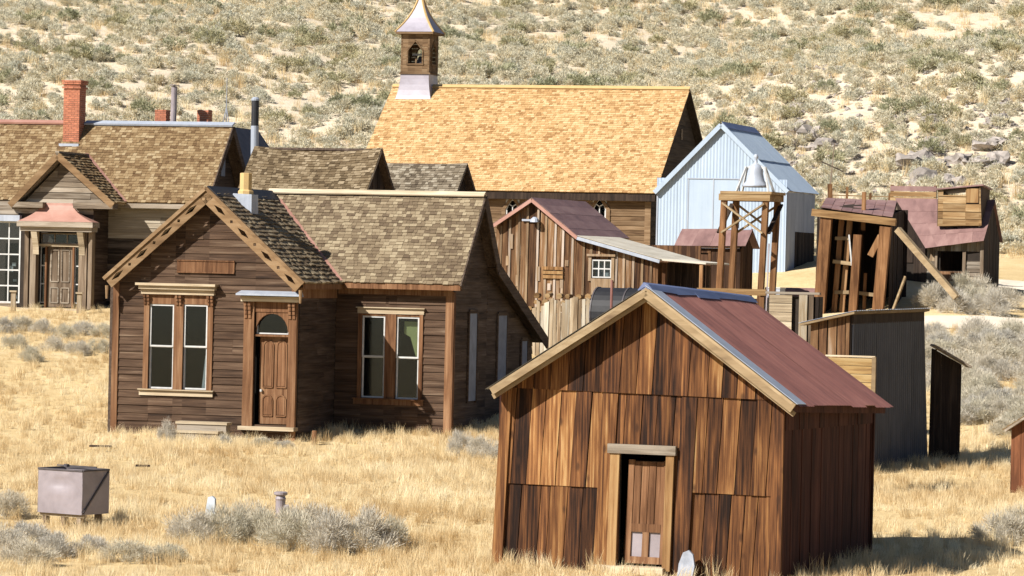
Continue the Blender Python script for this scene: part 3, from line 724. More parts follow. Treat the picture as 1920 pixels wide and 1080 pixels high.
    for k in range(n): MB().box(dm, e0+.1+(w_-.21)*k/n+.006, e0+.1+(w_-.21)*(k+1)/n-.006, dz0+.67, dz1-.13, -.099, -.082-.008*(k % 2)).build('door_board', M['trim'], leaf)
    for z0_, z1_ in ((dz0+.55, dz0+.68), (dz0+.04, dz0+.15)): MB().box(dm, e0+.1, d1-.11, z0_, z1_, -.12, -.065).build('rail', M['trim'], leaf)
    um = (e0+d1)/2; MB().box(dm, um-.06, um+.05, dz0+.15, dz0+.55, -.12, -.067).build('stile', M['trim'], leaf)
    for q0, q1 in ((e0+.1, um-.06), (um+.05, d1-.11)): MB().box(dm, q0, q1, dz0+.15, dz0+.55, -.115, -.1).build('lower_panel', M['steel'], leaf)
    # slab of stone leaning on the front
    q = a(1287, 1062, -.25); z = fr.gz(q[0], -.25)
    T = thing('stone_slab', 'small rounded grey stone slab leaning on the shed beside its door', 'stone', fr.world(q[0], -.3, z), -fr.phi)
    m = MB(); pts = [(-.12,-.1),(.12,-.1),(.15,.22),(.1,.4),(.02,.47),(-.07,.43),(-.12,.25)]
    m.prism(lambda u, w, o: Vector((u, -o+w*.3, w)), pts, 0, .06).build('slab', M['stone'], T)
    return fr
sfr = shed()
# ================================================================== long-roofed house on the left
def brick_stack(parent, cx, cy, z0, z1, wx, wy, cap=True, name='chimney'):
    c = MB().box(lambda u, w, o: Vector((cx+u, cy-o, w)), -wx/2+.012, wx/2-.012, z0, z1, -wy/2+.012, wy/2-.012).build(name, M['mortar'], parent)
    z = z0; k = 0; bl, bh = .2, .07
    while z < z1-.02:
        ex = .045 if cap and z1-.36 < z < z1-.08 and k % 2 else (.06 if cap and z > z1-.2 else 0)
        for (hx, hy) in ((wx/2+ex, wy/2+ex),):
            for s in (-1, 1):
                u = -hx + (0 if k % 2 else -bl/2)
                while u < hx:
                    a, b = max(u, -hx), min(u+bl-.01, hx)
                    if b-a > .03: MB().box(lambda u_, w, o: Vector((cx+u_, cy+s*hy-s*o, w)), a, b, z, z+bh-.012, -.0, .05).build('brick', M['brick'], c)
                    u += bl
                u = -hy+.052 + (0 if k % 2 else -bl/2)
                while u < hy-.052:
                    a, b = max(u, -hy+.052), min(u+bl-.01, hy-.052)
                    if b-a > .03 and s > 0: MB().box(lambda u_, w, o: Vector((cx+s*hx-s*o, cy+u_, w)), a, b, z, z+bh-.012, 0, .05).build('brick', M['brick'], c)
                    u += bl
        z += bh; k += 1
    return c
def left_house():
    fr = Frame(193, 590, 121, 15)
    H = bthing('long_house', 'large old house with long brown shingle roof, copper porch hood and tall brick chimney', 'house', fr)
    a = fr.at; zb = -.4
    ye = -.4
    xe = a(389, 381, ye)[0]; zE = a(389, 381, ye)[1]
    yr, zr = fr.side(437, 236, xe); xL = a(-60, 380, ye)[0]; t2 = (zr-zE)/(yr-ye)
    zmain = lambda y: zE+(y-ye)*t2
    x2 = xe-.4; yback = 2*yr-ye
    F0 = fr.front(0)
    # main wall
    out = [(-.4, zb), (x2, zb), (x2, zE-.05), (-.4, zE-.05)]
    w1 = sheet(F0, out, [], -.1, -.004, 'wall', M['dark'], H)
    zl = a(280, 452)[1]
    clapboards(F0, out, [], .17, M['house'], w1, altmat=lambda k, z: M['tanboard'] if z > zl else M['darkwoodx'])
    RE = fr.right(x2)
    ge = [(0, zb), (yback-.4, zb), (yback-.4, zE), (yr, zr-.15), (0, zE)]
    w2 = sheet(RE, ge, [], -.1, -.004, 'wall', M['dark'], H); clapboards(RE, ge, [], .17, M['house_side'], w2)
    MB().box(fr.front(yback-.4), xL, x2, zb, zE, -.1, 0).build('wall', M['house_side'], H)
    # small attic window and rake of the gable end
    s0 = fr.side(412, 330, x2); MB().box(RE, s0[0], s0[0]+.35, s0[1], s0[1]+.75, .03, .06).build('shutter', M['shutter'], H)
    # roof
    r, mp, Lu, Lv = roof_slab((xL, ye, zE), (xe, ye, zE), (xL, yr, zr), .08, M['greywood'], H)
    rb, mpb, Lub, Lvb = roof_slab((xe, yback, zE), (xL, yback, zE), (xe, yr, zr), .1, M['house_side'], H)
    MB().beam((xe+.015, ye, zE-.1), (xe+.015, yr, zr-.1), .04, .2).beam((xe+.015, yr, zr-.1), (xe+.015, yback, zE-.1), .04, .24).build('rake_board', M['house_side'], H)
    MB().box(fr.front(ye), xL, xe, zE-.2, zE-.05, -.03, .01).build('eave_board', M['greywood'], H)
    MB().beam((a(160, 232, yr)[0], yr, zr+.045), (xe+.02, yr, zr+.045), .3, .06, Vector((0,-.4,1))).build('ridge_cap', M['galv'], r)
    MB().beam((xL, yr, zr+.045), (a(122, 230, yr)[0], yr, zr+.045), .26, .06, Vector((0,-.4,1))).build('ridge_cap', M['copper'], r)
    # front bay with its pediment gable
    yb = -fr.side(172, 500, 0)[0] if False else -1.3
    xb1 = a(173, 500, yb)[0]; xb0 = a(-70, 500, yb)[0]
    yg = yb-.32
    A = a(18, 379, yg); P = a(107, 286, yg); B = a(211, 380, yg)
    tl = (P[1]-A[1])/(P[0]-A[0]); tr = (P[1]-B[1])/(B[0]-P[0])
    zro = lambda x: P[1]-(P[0]-x)*tl if x < P[0] else P[1]-(x-P[0])*tr
    FB = fr.front(yb)
    zc = a(107, 381, yb)[1]
    # pediment face
    pts = [(A[0]+.35, zc), (B[0]-.35, zc), (P[0], zro(P[0])-.35)]
    g = sheet(fr.front(yb+.05), pts, [], -.05, 0, 'gable', M['dark'], H); clapboards(fr.front(yb+.05), pts, [], .17, M['greywood'], g)
    yq = lambda z: ye+(z-zE)/t2
    def keepg(mp): return lambda u, v: not (mp(u, v, 0).y > ye and zmain(mp(u, v, 0).y) > mp(u, v, 0).z+.04)
    yend = yq(P[1])+.1
    gr, mpg, Lg, Lvg = roof_slab((B[0], yg, B[1]), (B[0], yend, B[1]), (P[0], yg, P[1]), .08, M['greywood'], H)
    shingles(mpg, Lg, Lvg, .14, .17, M['sh_left'], gr, keep=keepg(mpg), t=.03, rough=.02)
    gl, mpl, Ll, Lvl = roof_slab((A[0], yend, A[1]), (A[0], yg, A[1]), (P[0], yend, P[1]), .08, M['greywood'], H)
    shingles(mpl, Ll, Lvl, .14, .17, M['sh_left'], gl, keep=keepg(mpl))
    shingles(mp, Lu, Lv, .115, .15, M['sh_left'], r, keep=lambda u, v: not (A[0] < mp(u, v, 0).x < B[0] and zro(mp(u, v, 0).x) > mp(u, v, 0).z+.04), t=.014)
    m = MB()
    for k in range(8):
        xk = [P[0]+(B[0]-P[0])*(k+i)/8 for i in (0, 1)]
        m.beam((xk[0], yq(zro(xk[0])), zro(xk[0])+.06), (xk[1], yq(zro(xk[1])), zro(xk[1])+.06), .12, .03)
    m.build('valley_flashing', M['copper'], gr)
    MB().beam((P[0], yg, P[1]+.02), (P[0], yend, P[1]+.02), .14, .06).build('ridge_board', M['greywood'], gr)
    for q in (A, B):
        MB().beam((q[0], yg+.02, q[1]-.1), (P[0], yg+.02, P[1]-.1), .05, .2).build('rake_board', M['barge'], H)
        MB().beam((q[0], yg+.3, q[1]-.2), (P[0], yg+.3, P[1]-.2), .3, .05).build('soffit', M['greywood'], H)
    for q0, q1 in ((A[0], a(80, 380, yg)[0]), (a(137, 380, yg)[0], B[0])):
        MB().box(fr.front(yg), q0, q1, zc-.16, zc+.02, -.5, 0).build('cornice', M['greywood'], H)
    # bay walls: left window with small panes, door porch
    wn = (a(-45, 500, yb)[0], a(38, 500, yb)[0], a(20, 568, yb)[1], a(20, 415, yb)[1])
    do = (a(74, 500, yb)[0], a(151, 500, yb)[0], a(110, 577, yb)[1], a(110, 436, yb)[1])
    ow = [(xb0, zb), (xb1, zb), (xb1, zc-.1), (xb0, zc-.1)]
    wb = sheet(FB, ow, [wn, do], -.1, -.004, 'wall', M['dark'], H); clapboards(FB, ow, [wn, (do[0]-.75, do[1]+.45, zb, do[3]+.6)], .17, M['greywood'], wb)
    RB = fr.right(xb1); rr = [(yb, zb), (0, zb), (0, zc-.1), (yb, zc-.1)]
    wr_ = sheet(RB, rr, [], -.1, -.004, 'wall', M['dark'], H); clapboards(RB, rr, [], .17, M['house_side'], wr_)
    window(H, FB, *wn, 4, 5, M['white'], .05, inner=.02)
    MB().box(FB, wn[0]-.1, wn[1]+.02, wn[3]+.005, wn[3]+.2, 0, .2).build('window_hood', M['galv'], H)
    for k in range(6):
        u = random.uniform(wn[0]+.8, wn[1]-.15); z = wn[2]+random.uniform(.05, 1.3); s = random.uniform(.1, .22)
        MB().box(FB, u, u+s, z, z+s*random.uniform(.6, 1.5), -.32-.03*k, -.28-.03*k).build('window_display', M['cloth'], H)
    MB().box(fr.front(yb+1.3), xb0, xb1-.12, zb, zc-.1, -.03, 0).build('dark_backing', M['dark'], H)  # dark sheet added behind the bay panes
    # door, sidelights, transom
    u0, u1 = a(88, 500, yb)[0], a(136, 500, yb)[0]; zt = a(110, 461, yb)[1]
    leaf = MB().box(FB, u0, u1, do[2]+.02, zt-.02, -.1, -.05).build('door', M['greywoodv'], H)
    W_, h_ = u1-u0, zt-do[2]
    for (ua, ub, za, zz) in ((.14,.44,.42,.93), (.56,.86,.42,.93), (.14,.44,.08,.32), (.56,.86,.08,.32)):
        m = MB(); p0, p1, q0, q1 = u0+W_*ua, u0+W_*ub, do[2]+h_*za, do[2]+h_*zz
        for s, e in (((p0,q0),(p0,q1)),((p1,q0),(p1,q1)),((p0,q0),(p1,q0)),((p0,q1),(p1,q1))): m.beam(FB(*s, -.04), FB(*e, -.04), .035, .03, Vector((0,1,0)))
        m.build('door_panel', M['greywood'], leaf)
    window(H, FB, do[0]+.02, u0-.06, do[2]+.15, zt-.03, 1, 3, M['white'], .025, name='sidelight', o=-.05)
    window(H, FB, u1+.06, do[1]-.02, do[2]+.15, zt-.03, 1, 3, M['white'], .025, name='sidelight', o=-.05)
    window(H, FB, do[0]+.02, do[1]-.02, zt+.06, do[3]-.02, 3, 1, M['greywood'], .04, name='transom', o=-.05)
    MB().box(FB, do[0]-.02, do[1]+.02, zt-.02, zt+.055, -.1, .05).build('door_rail', M['pale'], H)
    for ua, ub in ((u0-.06, u0-.002), (u1+.002, u1+.06)): MB().box(FB, ua, ub, do[2], zt-.02, -.1, .03).build('door_jamb', M['trim'], H)
    # porch: pilasters, entablature, curved metal hood
    px0, px1 = a(42, 500, yb-.35)[0], a(171, 500, yb-.35)[0]; ze = a(110, 434, yb-.35)[1]; ze1 = a(110, 416, yb-.35)[1]
    for ua, ub in ((px0+.02, px0+.16), (px0+.22, do[0]-.03), (do[1]+.03, px1-.2), (px1-.15, px1-.02)):
        MB().box(FB, ua, ub, zb, ze, .0, .26).build('pilaster', M['greywoodv'], H)
    for u in (px0+.42, px1-.36): MB().prism(fr.right(u), [(yb-.27, ze-.75), (yb-.3, ze-.5), (yb-.5, ze-.02), (yb-.26, ze-.02)], -.1, .1).build('bracket', M['pale'], H)
    en = MB().box(FB, px0-.05, px1+.05, ze, ze+.14, 0, .5).box(FB, px0-.12, px1+.12, ze+.141, ze1, 0, .62).build('entablature', M['greywood'], H)
    # concave hood
    c0, c1 = a(80, 382, yb)[0], a(137, 382, yb)[0]; zt_ = a(110, 381, yb)[1]
    n = 8; rows = []
    for k in range(n+1):
        t = k/n; s = (1-t)**1.9; z = ze1+.005+(zt_-ze1)*t
        rows.append([FB(c0+(px0-.1-c0)*s, z, .0), FB(c0+(px0-.1-c0)*s, z, .05+.56*s), FB(c1+(px1+.1-c1)*s, z, .05+.56*s), FB(c1+(px1+.1-c1)*s, z, 0)])
    m = MB(); m.add([p for r_ in rows for p in r_], [(4*k+i, 4*k+i+1, 4*k+5+i, 4*k+4+i) for k in range(n) for i in range(3)] + [(4*n, 4*n+1, 4*n+2, 4*n+3)])
    m.build('porch_hood', M['copper'], en)
    MB().box(FB, px0+.1, px1+.05, zb, do[2]-.02, .27, 1.0).build('doorstep', M['pale'], H)
    # chimneys
    cx = a(138, 240, yr-.35)[0]; ct = a(140, 150, yr-.35)[1]
    bs = brick_stack(H, cx, yr-.3, zr-.75, ct, .56, .56)
    MB().box(lambda u, w, o: Vector((cx+u, yr-.3-o, w)), -.36, .33, zmain(yr-.75)+.0, zmain(yr-.75)+.16, .28, .42).build('flashing', M['galv'], bs)
    for (pxa, pya, wd) in ((305, 208, .4), (384, 206, .4)):
        x, z = a(pxa, pya, yr+1.6); brick_stack(H, x, yr+1.6, zr-1.6, z, wd, .4, False)
    x, z = a(326, 162, yr+.5)
    MB().tube((x, yr+.5, zr-.6), (x+.02, yr+.5, z), .1, .1, 12).tube((x+.02, yr+.5, z+.03), (x+.02, yr+.5, z+.05), .17, .17, 12).tube((x+.02, yr+.5, z-.05), (x+.02, yr+.5, z+.04), .05, .05, 6).build('stovepipe', M['steel'], H)
    # rear wing with dark metal roof
    yR1 = yback+1.0
    xw1 = a(503, 345, yR1)[0]; za = a(440, 240, yR1)[1]; zb2 = a(500, 350, yR1)[1]
    xw0 = a(440, 240, yR1)[0]
    MB().prism(fr.front(yback-.3), [(xw0-3.5, zb), (xw1, zb), (xw1, zb2), (xw0-.2, za), (xw0-3.5, zb2)], -4, 0).build('rear_wing', M['darkwood'], H)
    q = roof_slab((xw1+.2, yback-.5, zb2-.2), (xw1+.2, yback+4, zb2-.2), (xw0-.2, yback-.5, za+.05), .06, M['iron'], H, 'rear_roof')
    # mast
    x0, z0 = a(424, 232, yr+.6); x1_, z1_ = a(425, 146, yr+.6)
    MB().tube((x0, yr+.6, z0-.6), (x0, yr+.6, z1_), .022, .014, 6).beam((x0-.18, yr+.6, z0-.3), (x0, yr+.6, z0+.55), .025, .025).beam((x0+.15, yr+.6, z0-.3), (x0, yr+.6, z0+.55), .025, .025).build('mast', M['stone'], H)
    # tall black and zinc pipe
    yp = yback-1.1
    x0, z0 = a(479, 360, yp); x1_, z1_ = a(479, 182, yp); zm = a(479, 236, yp)[1]
    pp = MB().tube((x0, yp, zb+1.5), (x1_, yp, zm), .13, .13, 14).build('flue_pipe', M['galv'], H)
    MB().tube((x1_, yp, zm), (x1_, yp, z1_-.12), .125, .125, 14).build('upper_pipe', M['black'], pp); MB().lathe((x1_, yp, z1_-.12), [(.14,0),(.14,.06),(.07,.12)], 12).build('cap', M['galv'], pp)
    # two short gate posts before the porch
    for px in (24, 148):
        x, z = a(px, 592, yb-1.8); w_ = fr.world(x, yb-1.8)
        T = thing('gate_post', 'short weathered post standing before the copper hooded porch', 'post', (w_.x, w_.y, gz(w_.x, w_.y)), 0, 'posts before the porch')
        MB().beam((0,0,-.2), (.01,0,.62), .15, .15).build('post', M['palev'], T); MB().box(lambda u, w, o: Vector((u, -o, w)), -.11, .11, .62, .67, -.11, .11).build('cap', M['pale'], T)
M['greywoodv'] = wood('grey_wood_upright', [(.1,(.10,.07,.045)),(.45,(.22,.16,.11)),(.8,(.38,.30,.22))], 'z', .4, streak=13)
M['tanboard'] = wood('tan_clapboard', [(.1,(.3,.24,.17)),(.5,(.42,.35,.26)),(.9,(.6,.53,.42))], 'x', .3, streak=14)
M['darkwoodx'] = wood('dark_clapboard', [(.1,(.03,.022,.017)),(.5,(.075,.055,.042)),(.9,(.2,.16,.13))], 'x', .4, streak=14)
left_house()

# ================================================================== two plain shingled cabins behind
def cabin(name, label, ridgeL, ridgeR, eaveR, D, phi, shm, sag):
    fr = Frame(eaveR[0], eaveR[1], D, phi); z0 = gz(fr.o.x, fr.o.y) - fr.o.z
    C = bthing(name, label, 'house', fr); C.location.z += z0; fr.o.z += z0
    xe, zE = fr.at(*eaveR, 0); yr, zr = fr.side(*ridgeR, xe); xl = fr.at(*ridgeL, yr)[0]
    r, mp0, Lu, Lv = roof_slab((xl, 0, zE), (xe, 0, zE), (xl, yr, zr), .08, M['greywood'], C)
    mp = lambda u, w, o: mp0(u, w, o) - Vector((0, 0, sag*math.sin(math.pi*u/Lu)*w/Lv))
    r.data.clear_geometry()
    m = MB(); n = 12
    for k in range(n): m.hexa([mp(Lu*(k+i)/n, w, o) for o in (-.08, -.003) for (i, w) in ((0,0),(1,0),(1,Lv),(0,Lv))])
    r.data.from_pydata(m.v, [], m.f)
    shingles(mp, Lu, Lv, .115, .16, shm, r, t=.02, rough=.02)
    b, mpb, Lub, Lvb = roof_slab((xe, 2*yr, zE), (xl, 2*yr, zE), (xe, yr, zr-.03), .1, M['house_side'], C)
    sh2 = shingles(lambda u, w, o: mpb(u, w, o), Lub, Lvb-.05, .14, .16, shm, b)
    zg = -.3
    for (mpw, out) in ((fr.front(.35), [(xl+.2, zg), (xe-.25, zg), (xe-.25, zE+.1), (xl+.2, zE+.1)]), (fr.front(2*yr-.35), [(xl+.2, zg), (xe-.25, zg), (xe-.25, zE+.1), (xl+.2, zE+.1)])):
        sheet(mpw, out, [], -.08, 0, 'wall', M['greywood'], C)
    RE = fr.right(xe-.25); ge = [(.3, zg), (2*yr-.3, zg), (2*yr-.3, zE+.1), (yr, zr-.14), (.3, zE+.1)]
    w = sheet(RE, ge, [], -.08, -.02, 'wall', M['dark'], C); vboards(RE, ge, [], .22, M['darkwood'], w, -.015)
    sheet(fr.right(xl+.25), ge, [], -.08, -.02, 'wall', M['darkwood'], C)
cabin('shingled_cabin', 'low cabin with sagging brown shingle roof behind the clapboard house', (478, 272), (717, 277), (672, 402), 112, 17, M['sh_mid'], .13)
cabin('shingled_cabin', 'smaller cabin with grey shingle roof between brown roof and church', (690, 305), (877, 306), (838, 412), 118, 17, M['sh_grey'], .06)

# ================================================================== church
def church():
    fr = Frame(1228, 560, 143, 16); fr.o.z = gz(fr.o.x, fr.o.y)
    C = bthing('church', 'wooden church with bright new cedar shingle roof and small belfry', 'church', fr)
    a = fr.at; ye = -.35
    xe, zE = a(1230, 362, ye); yr, zr = fr.side(1294, 167, xe); xl = a(737, 162, yr)[0]
    r, mp, Lu, Lv = roof_slab((xl, ye, zE), (xe, ye, zE), (xl, yr, zr), .09, M['darkwood'], C)
    shingles(mp, Lu, Lv, .122, .15, M['sh_church'], r, t=.016, rough=.006)
    yb = 2*yr-ye
    rb, mpb, a1, a2 = roof_slab((xe, yb, zE), (xl, yb, zE), (xe, yr, zr), .09, M['church_shaded'], C); shingles(mpb, a1, a2, .15, .17, M['sh_church'], rb)
    MB().beam((xl, yr-.06, zr+.03), (xe, yr-.06, zr+.03), .2, .04, Vector((0,-.7,1))).build('ridge_board', M['yellow'], r)
    F0 = fr.front(0); x2 = xe-.3; zb = -.3
    wins = []
    for px in (961, 1124):
        u = a(px, 400)[0]; wins.append((u-.27, u+.27, a(px, 465)[1], a(px, 374)[1]))
    out = [(xl+.3, zb), (x2, zb), (x2, zE-.05), (xl+.3, zE-.05)]
    w = sheet(F0, out, wins, -.1, -.004, 'wall', M['dark'], C); clapboards(F0, [(xl+.3, zb), (x2, zb), (x2, zE-.32), (xl+.3, zE-.32)], wins, .185, M['church'], w)
    MB().box(fr.front(ye), xl+.1, xe-.05, zE-.32, zE-.06, -.34, -.02).build('soffit', M['darkwood'], C)
    MB().box(F0, x2-.2, x2+.03, zb, zE-.33, 0, .05).build('corner_board', M['church'], C)
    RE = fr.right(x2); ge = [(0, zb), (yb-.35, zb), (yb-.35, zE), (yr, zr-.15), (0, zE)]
    w2 = sheet(RE, ge, [], -.1, -.004, 'wall', M['dark'], C); clapboards(RE, ge, [], .185, M['church_shaded'], w2)
    y0, z0 = fr.side(1276, 262, x2); MB().box(RE, y0-.08, y0+.08, z0-.0, z0+.42, .03, .06).build('vent', M['greywood'], C)
    MB().box(fr.front(yb-.35), xl+.3, x2-.1, zb, zE, -.1, 0).box(fr.right(xl+.4), 0, yb-.4, zb, zE, -.1, 0).build('wall', M['church'], C)
    for (u0, u1, w0, w1) in wins:
        cx = (u0+u1)/2; zs = w1-.42
        m = MB()
        for s in (-1, 1):      # spandrels over the pointed arch
            pts = [(cx+s*.27*k, zs+.42*(1-k**1.8)) for k in (0, .25, .5, .75, 1)]
            for p, q in zip(pts, pts[1:]): m.prism(F0, ccw([p, q, (q[0], w1+.02), (p[0], w1+.02)]), -.05, .02)
            for p, q in zip(pts, pts[1:]): m.beam(F0(p[0], p[1], .0), F0(q[0], q[1], .0), .06, .055, Vector((0,1,0)))
            m.box(F0, cx+s*.24-.03, cx+s*.24+.03, w0, zs, -.03, .028)
        m.box(F0, cx-.018, cx+.018, w0, zs+.16, -.03, .02)
        for s in (-1, 1): m.beam(F0(cx, zs+.15, 0), F0(cx+s*.2, zs+.27, 0), .036, .04, Vector((0,1,0)))
        f = m.build('window', M['white'], C)
        for s in (-1, 1):
            MB().box(F0, min(cx+s*.02, cx+s*.21), max(cx+s*.02, cx+s*.21), w0, zs+.3, -.045, -.04).build('pane', M['glass'], f)
        MB().box(F0, u0-.16, u0-.002, w0, zs+.05, 0, .06).box(F0, u1+.002, u1+.16, w0, zs+.05, 0, .06).prism(F0, [(u0-.16, zs+.051), (u0+.0, zs+.051), (cx, w1+.03), (cx, w1+.2)], .021, .065).prism(F0, [(u1, zs+.051), (u1+.16, zs+.051), (cx, w1+.2), (cx, w1+.03)], .021, .065).build('casing', M['church'], f)
    MB().box(fr.front(1.6), xl+.5, x2-.3, zb, zE-.2, -.03, 0).build('dark_backing', M['dark'], C)  # dark sheet added behind the church panes
    # belfry
    yt = yr-.55; mpT = fr.front(yt)
    u0, zt0 = a(751, 136, yt); u1, zt1 = a(806, 64, yt); wd = u1-u0; cx = (u0+u1)/2; cy = yt+wd/2
    cyv = Vector((cx, cy, 0))
    bz = a(770, 199, yt-.25)[1]
    base = MB(); n = 6; rows = []
    for k in range(n+1):
        t = k/n; s = 1+.42*(1-t)**2; h = wd/2
        zf = bz+(zt0-.04-bz)*t
        rows.append([Vector((cx-h*s, cy-h*s, zf)), Vector((cx+h*s*.98, cy-h*s, zf)), Vector((cx+h*s*.98, cy+h*s, zf)), Vector((cx-h*s, cy+h*s, zf))])
    base.add([p for r_ in rows for p in r_], [(4*k+i, 4*k+(i+1)%4, 4*k+4+(i+1)%4, 4*k+4+i) for k in range(n) for i in range(4)] + [(4*n,4*n+1,4*n+2,4*n+3)])
    T = base.build('belfry_base', M['belfry_metal'], C)
    # four posts and boarded faces with pointed openings
    h = wd/2; TW = MB()
    for sx in (-1, 1):
        for sy in (-1, 1): TW.box(lambda u, w, o: Vector((cx+u, cy-o, w)), sx*h-.07*(sx > 0)-.0, sx*h+.07*(sx < 0), zt0, zt1, sy*h-.07*(sy > 0), sy*h+.07*(sy < 0))
    TW.box(lambda u, w, o: Vector((cx+u, cy-o, w)), -h-.06, h+.06, zt0-.05, zt0+.001, -h-.06, h+.06)
    tw = TW.build('belfry', M['church'], C)
    for mpf in (lambda u, w, o: Vector((cx+u, cy-h-o, w)), lambda u, w, o: Vector((cx+h+o, cy+u, w)), lambda u, w, o: Vector((cx-u, cy+h+o, w)), lambda u, w, o: Vector((cx-h-o, cy-u, w))):
        H_ = zt1-zt0; ow = wd*.25; zl, zs, zp = zt0+H_*.24, zt0+H_*.58, zt0+H_*.82
        hole = [(-ow, ow, zl, zs)]
        for k in range(9):
            za, zc_ = zt0+H_*k/9, zt0+H_*(k+1)/9-.008
            for p in minus([[(-h+.07, za), (h-.07, za), (h-.07, zc_), (-h+.07, zc_)]], hole):
                for s in (-1, 1):
                    q = clip(p, -s, 0, 0)
                    if not q: continue
                    # cut by the arch slope: outside the line from (ow, zs) to (0, zp)
                    if max(w_ for _, w_ in q) > zs: q = clip(q, -s*(zp-zs)/ow, -1, -zp) if min(w_ for _, w_ in q) > zs-.01 else q
                    if q and area(q) > .002: MB().prism(mpf, ccw(q), -.03, -.005).build('board', M['church'], tw)
        m = MB()
        for s in (-1, 1):
            m.beam(mpf(s*(ow+.02), zl, .0), mpf(s*(ow+.02), zs, .0), .06, .05, Vector((0,1,0)) if True else None); m.beam(mpf(s*(ow+.02), zs, 0), mpf(0, zp+.03, 0), .06, .05, Vector((0,1,0)))
        m.box(mpf, -ow-.06, ow+.06, zl-.07, zl, -.03, .03); m.build('opening_frame', M['church'], tw)
    MB().lathe((cx+.04, cy, zt0+.45), [(.19,-.08),(.16,0),(.11,.12),(.08,.22),(.03,.25)], 14).build('bell', M['iron'], tw, smooth=True)
    MB().box(lambda u, w, o: Vector((cx+u, cy-o, w)), -.04, .04, zt0, zt0+.3, -.28, -.22).box(lambda u, w, o: Vector((cx+u, cy-o, w)), -.3, .3, zt0+.72, zt0+.8, -.04, .04).build('bell_yoke', M['white'], tw)
    # concave spire roof
    zp = a(790, -14, cy)[1]; rows = []; n = 9
    for k in range(n+1):
        t = k/n; s = (.46*(1-t)**2.2+.02+.19*(1-t))*wd
        rows.append([Vector((cx+sx*s, cy+sy*s, zt1+.09+(zp-zt1)*t)) for sx, sy in ((-1,-1),(1,-1),(1,1),(-1,1))])
    m = MB(); m.add([p for r_ in rows for p in r_], [(4*k+i, 4*k+(i+1)%4, 4*k+4+(i+1)%4, 4*k+4+i) for k in range(n) for i in range(4)] + [(3,2,1,0)])
    sp = m.build('spire', M['belfry_metal'], C)
    m = MB()
    for sx, sy in ((-1,-1),(1,-1),(1,1),(-1,1)):
        i = [(-1,-1),(1,-1),(1,1),(-1,1)].index((sx, sy))
        for r0, r1 in zip(rows, rows[1:]): m.beam(r0[i], r1[i], .07, .05)
    m.build('hip_roll', M['yellow'], sp)
    e = h*1.32; m = MB().box(lambda u, w, o: Vector((cx+u, cy-o, w)), -e, e, zt1+.0, zt1+.088, -e, e); m.build('eave', M['church'], sp)
    MB().tube((cx, cy, zp), (cx, cy, zp+.7), .03, .01, 6).build('finial', M['iron'], sp)
church()
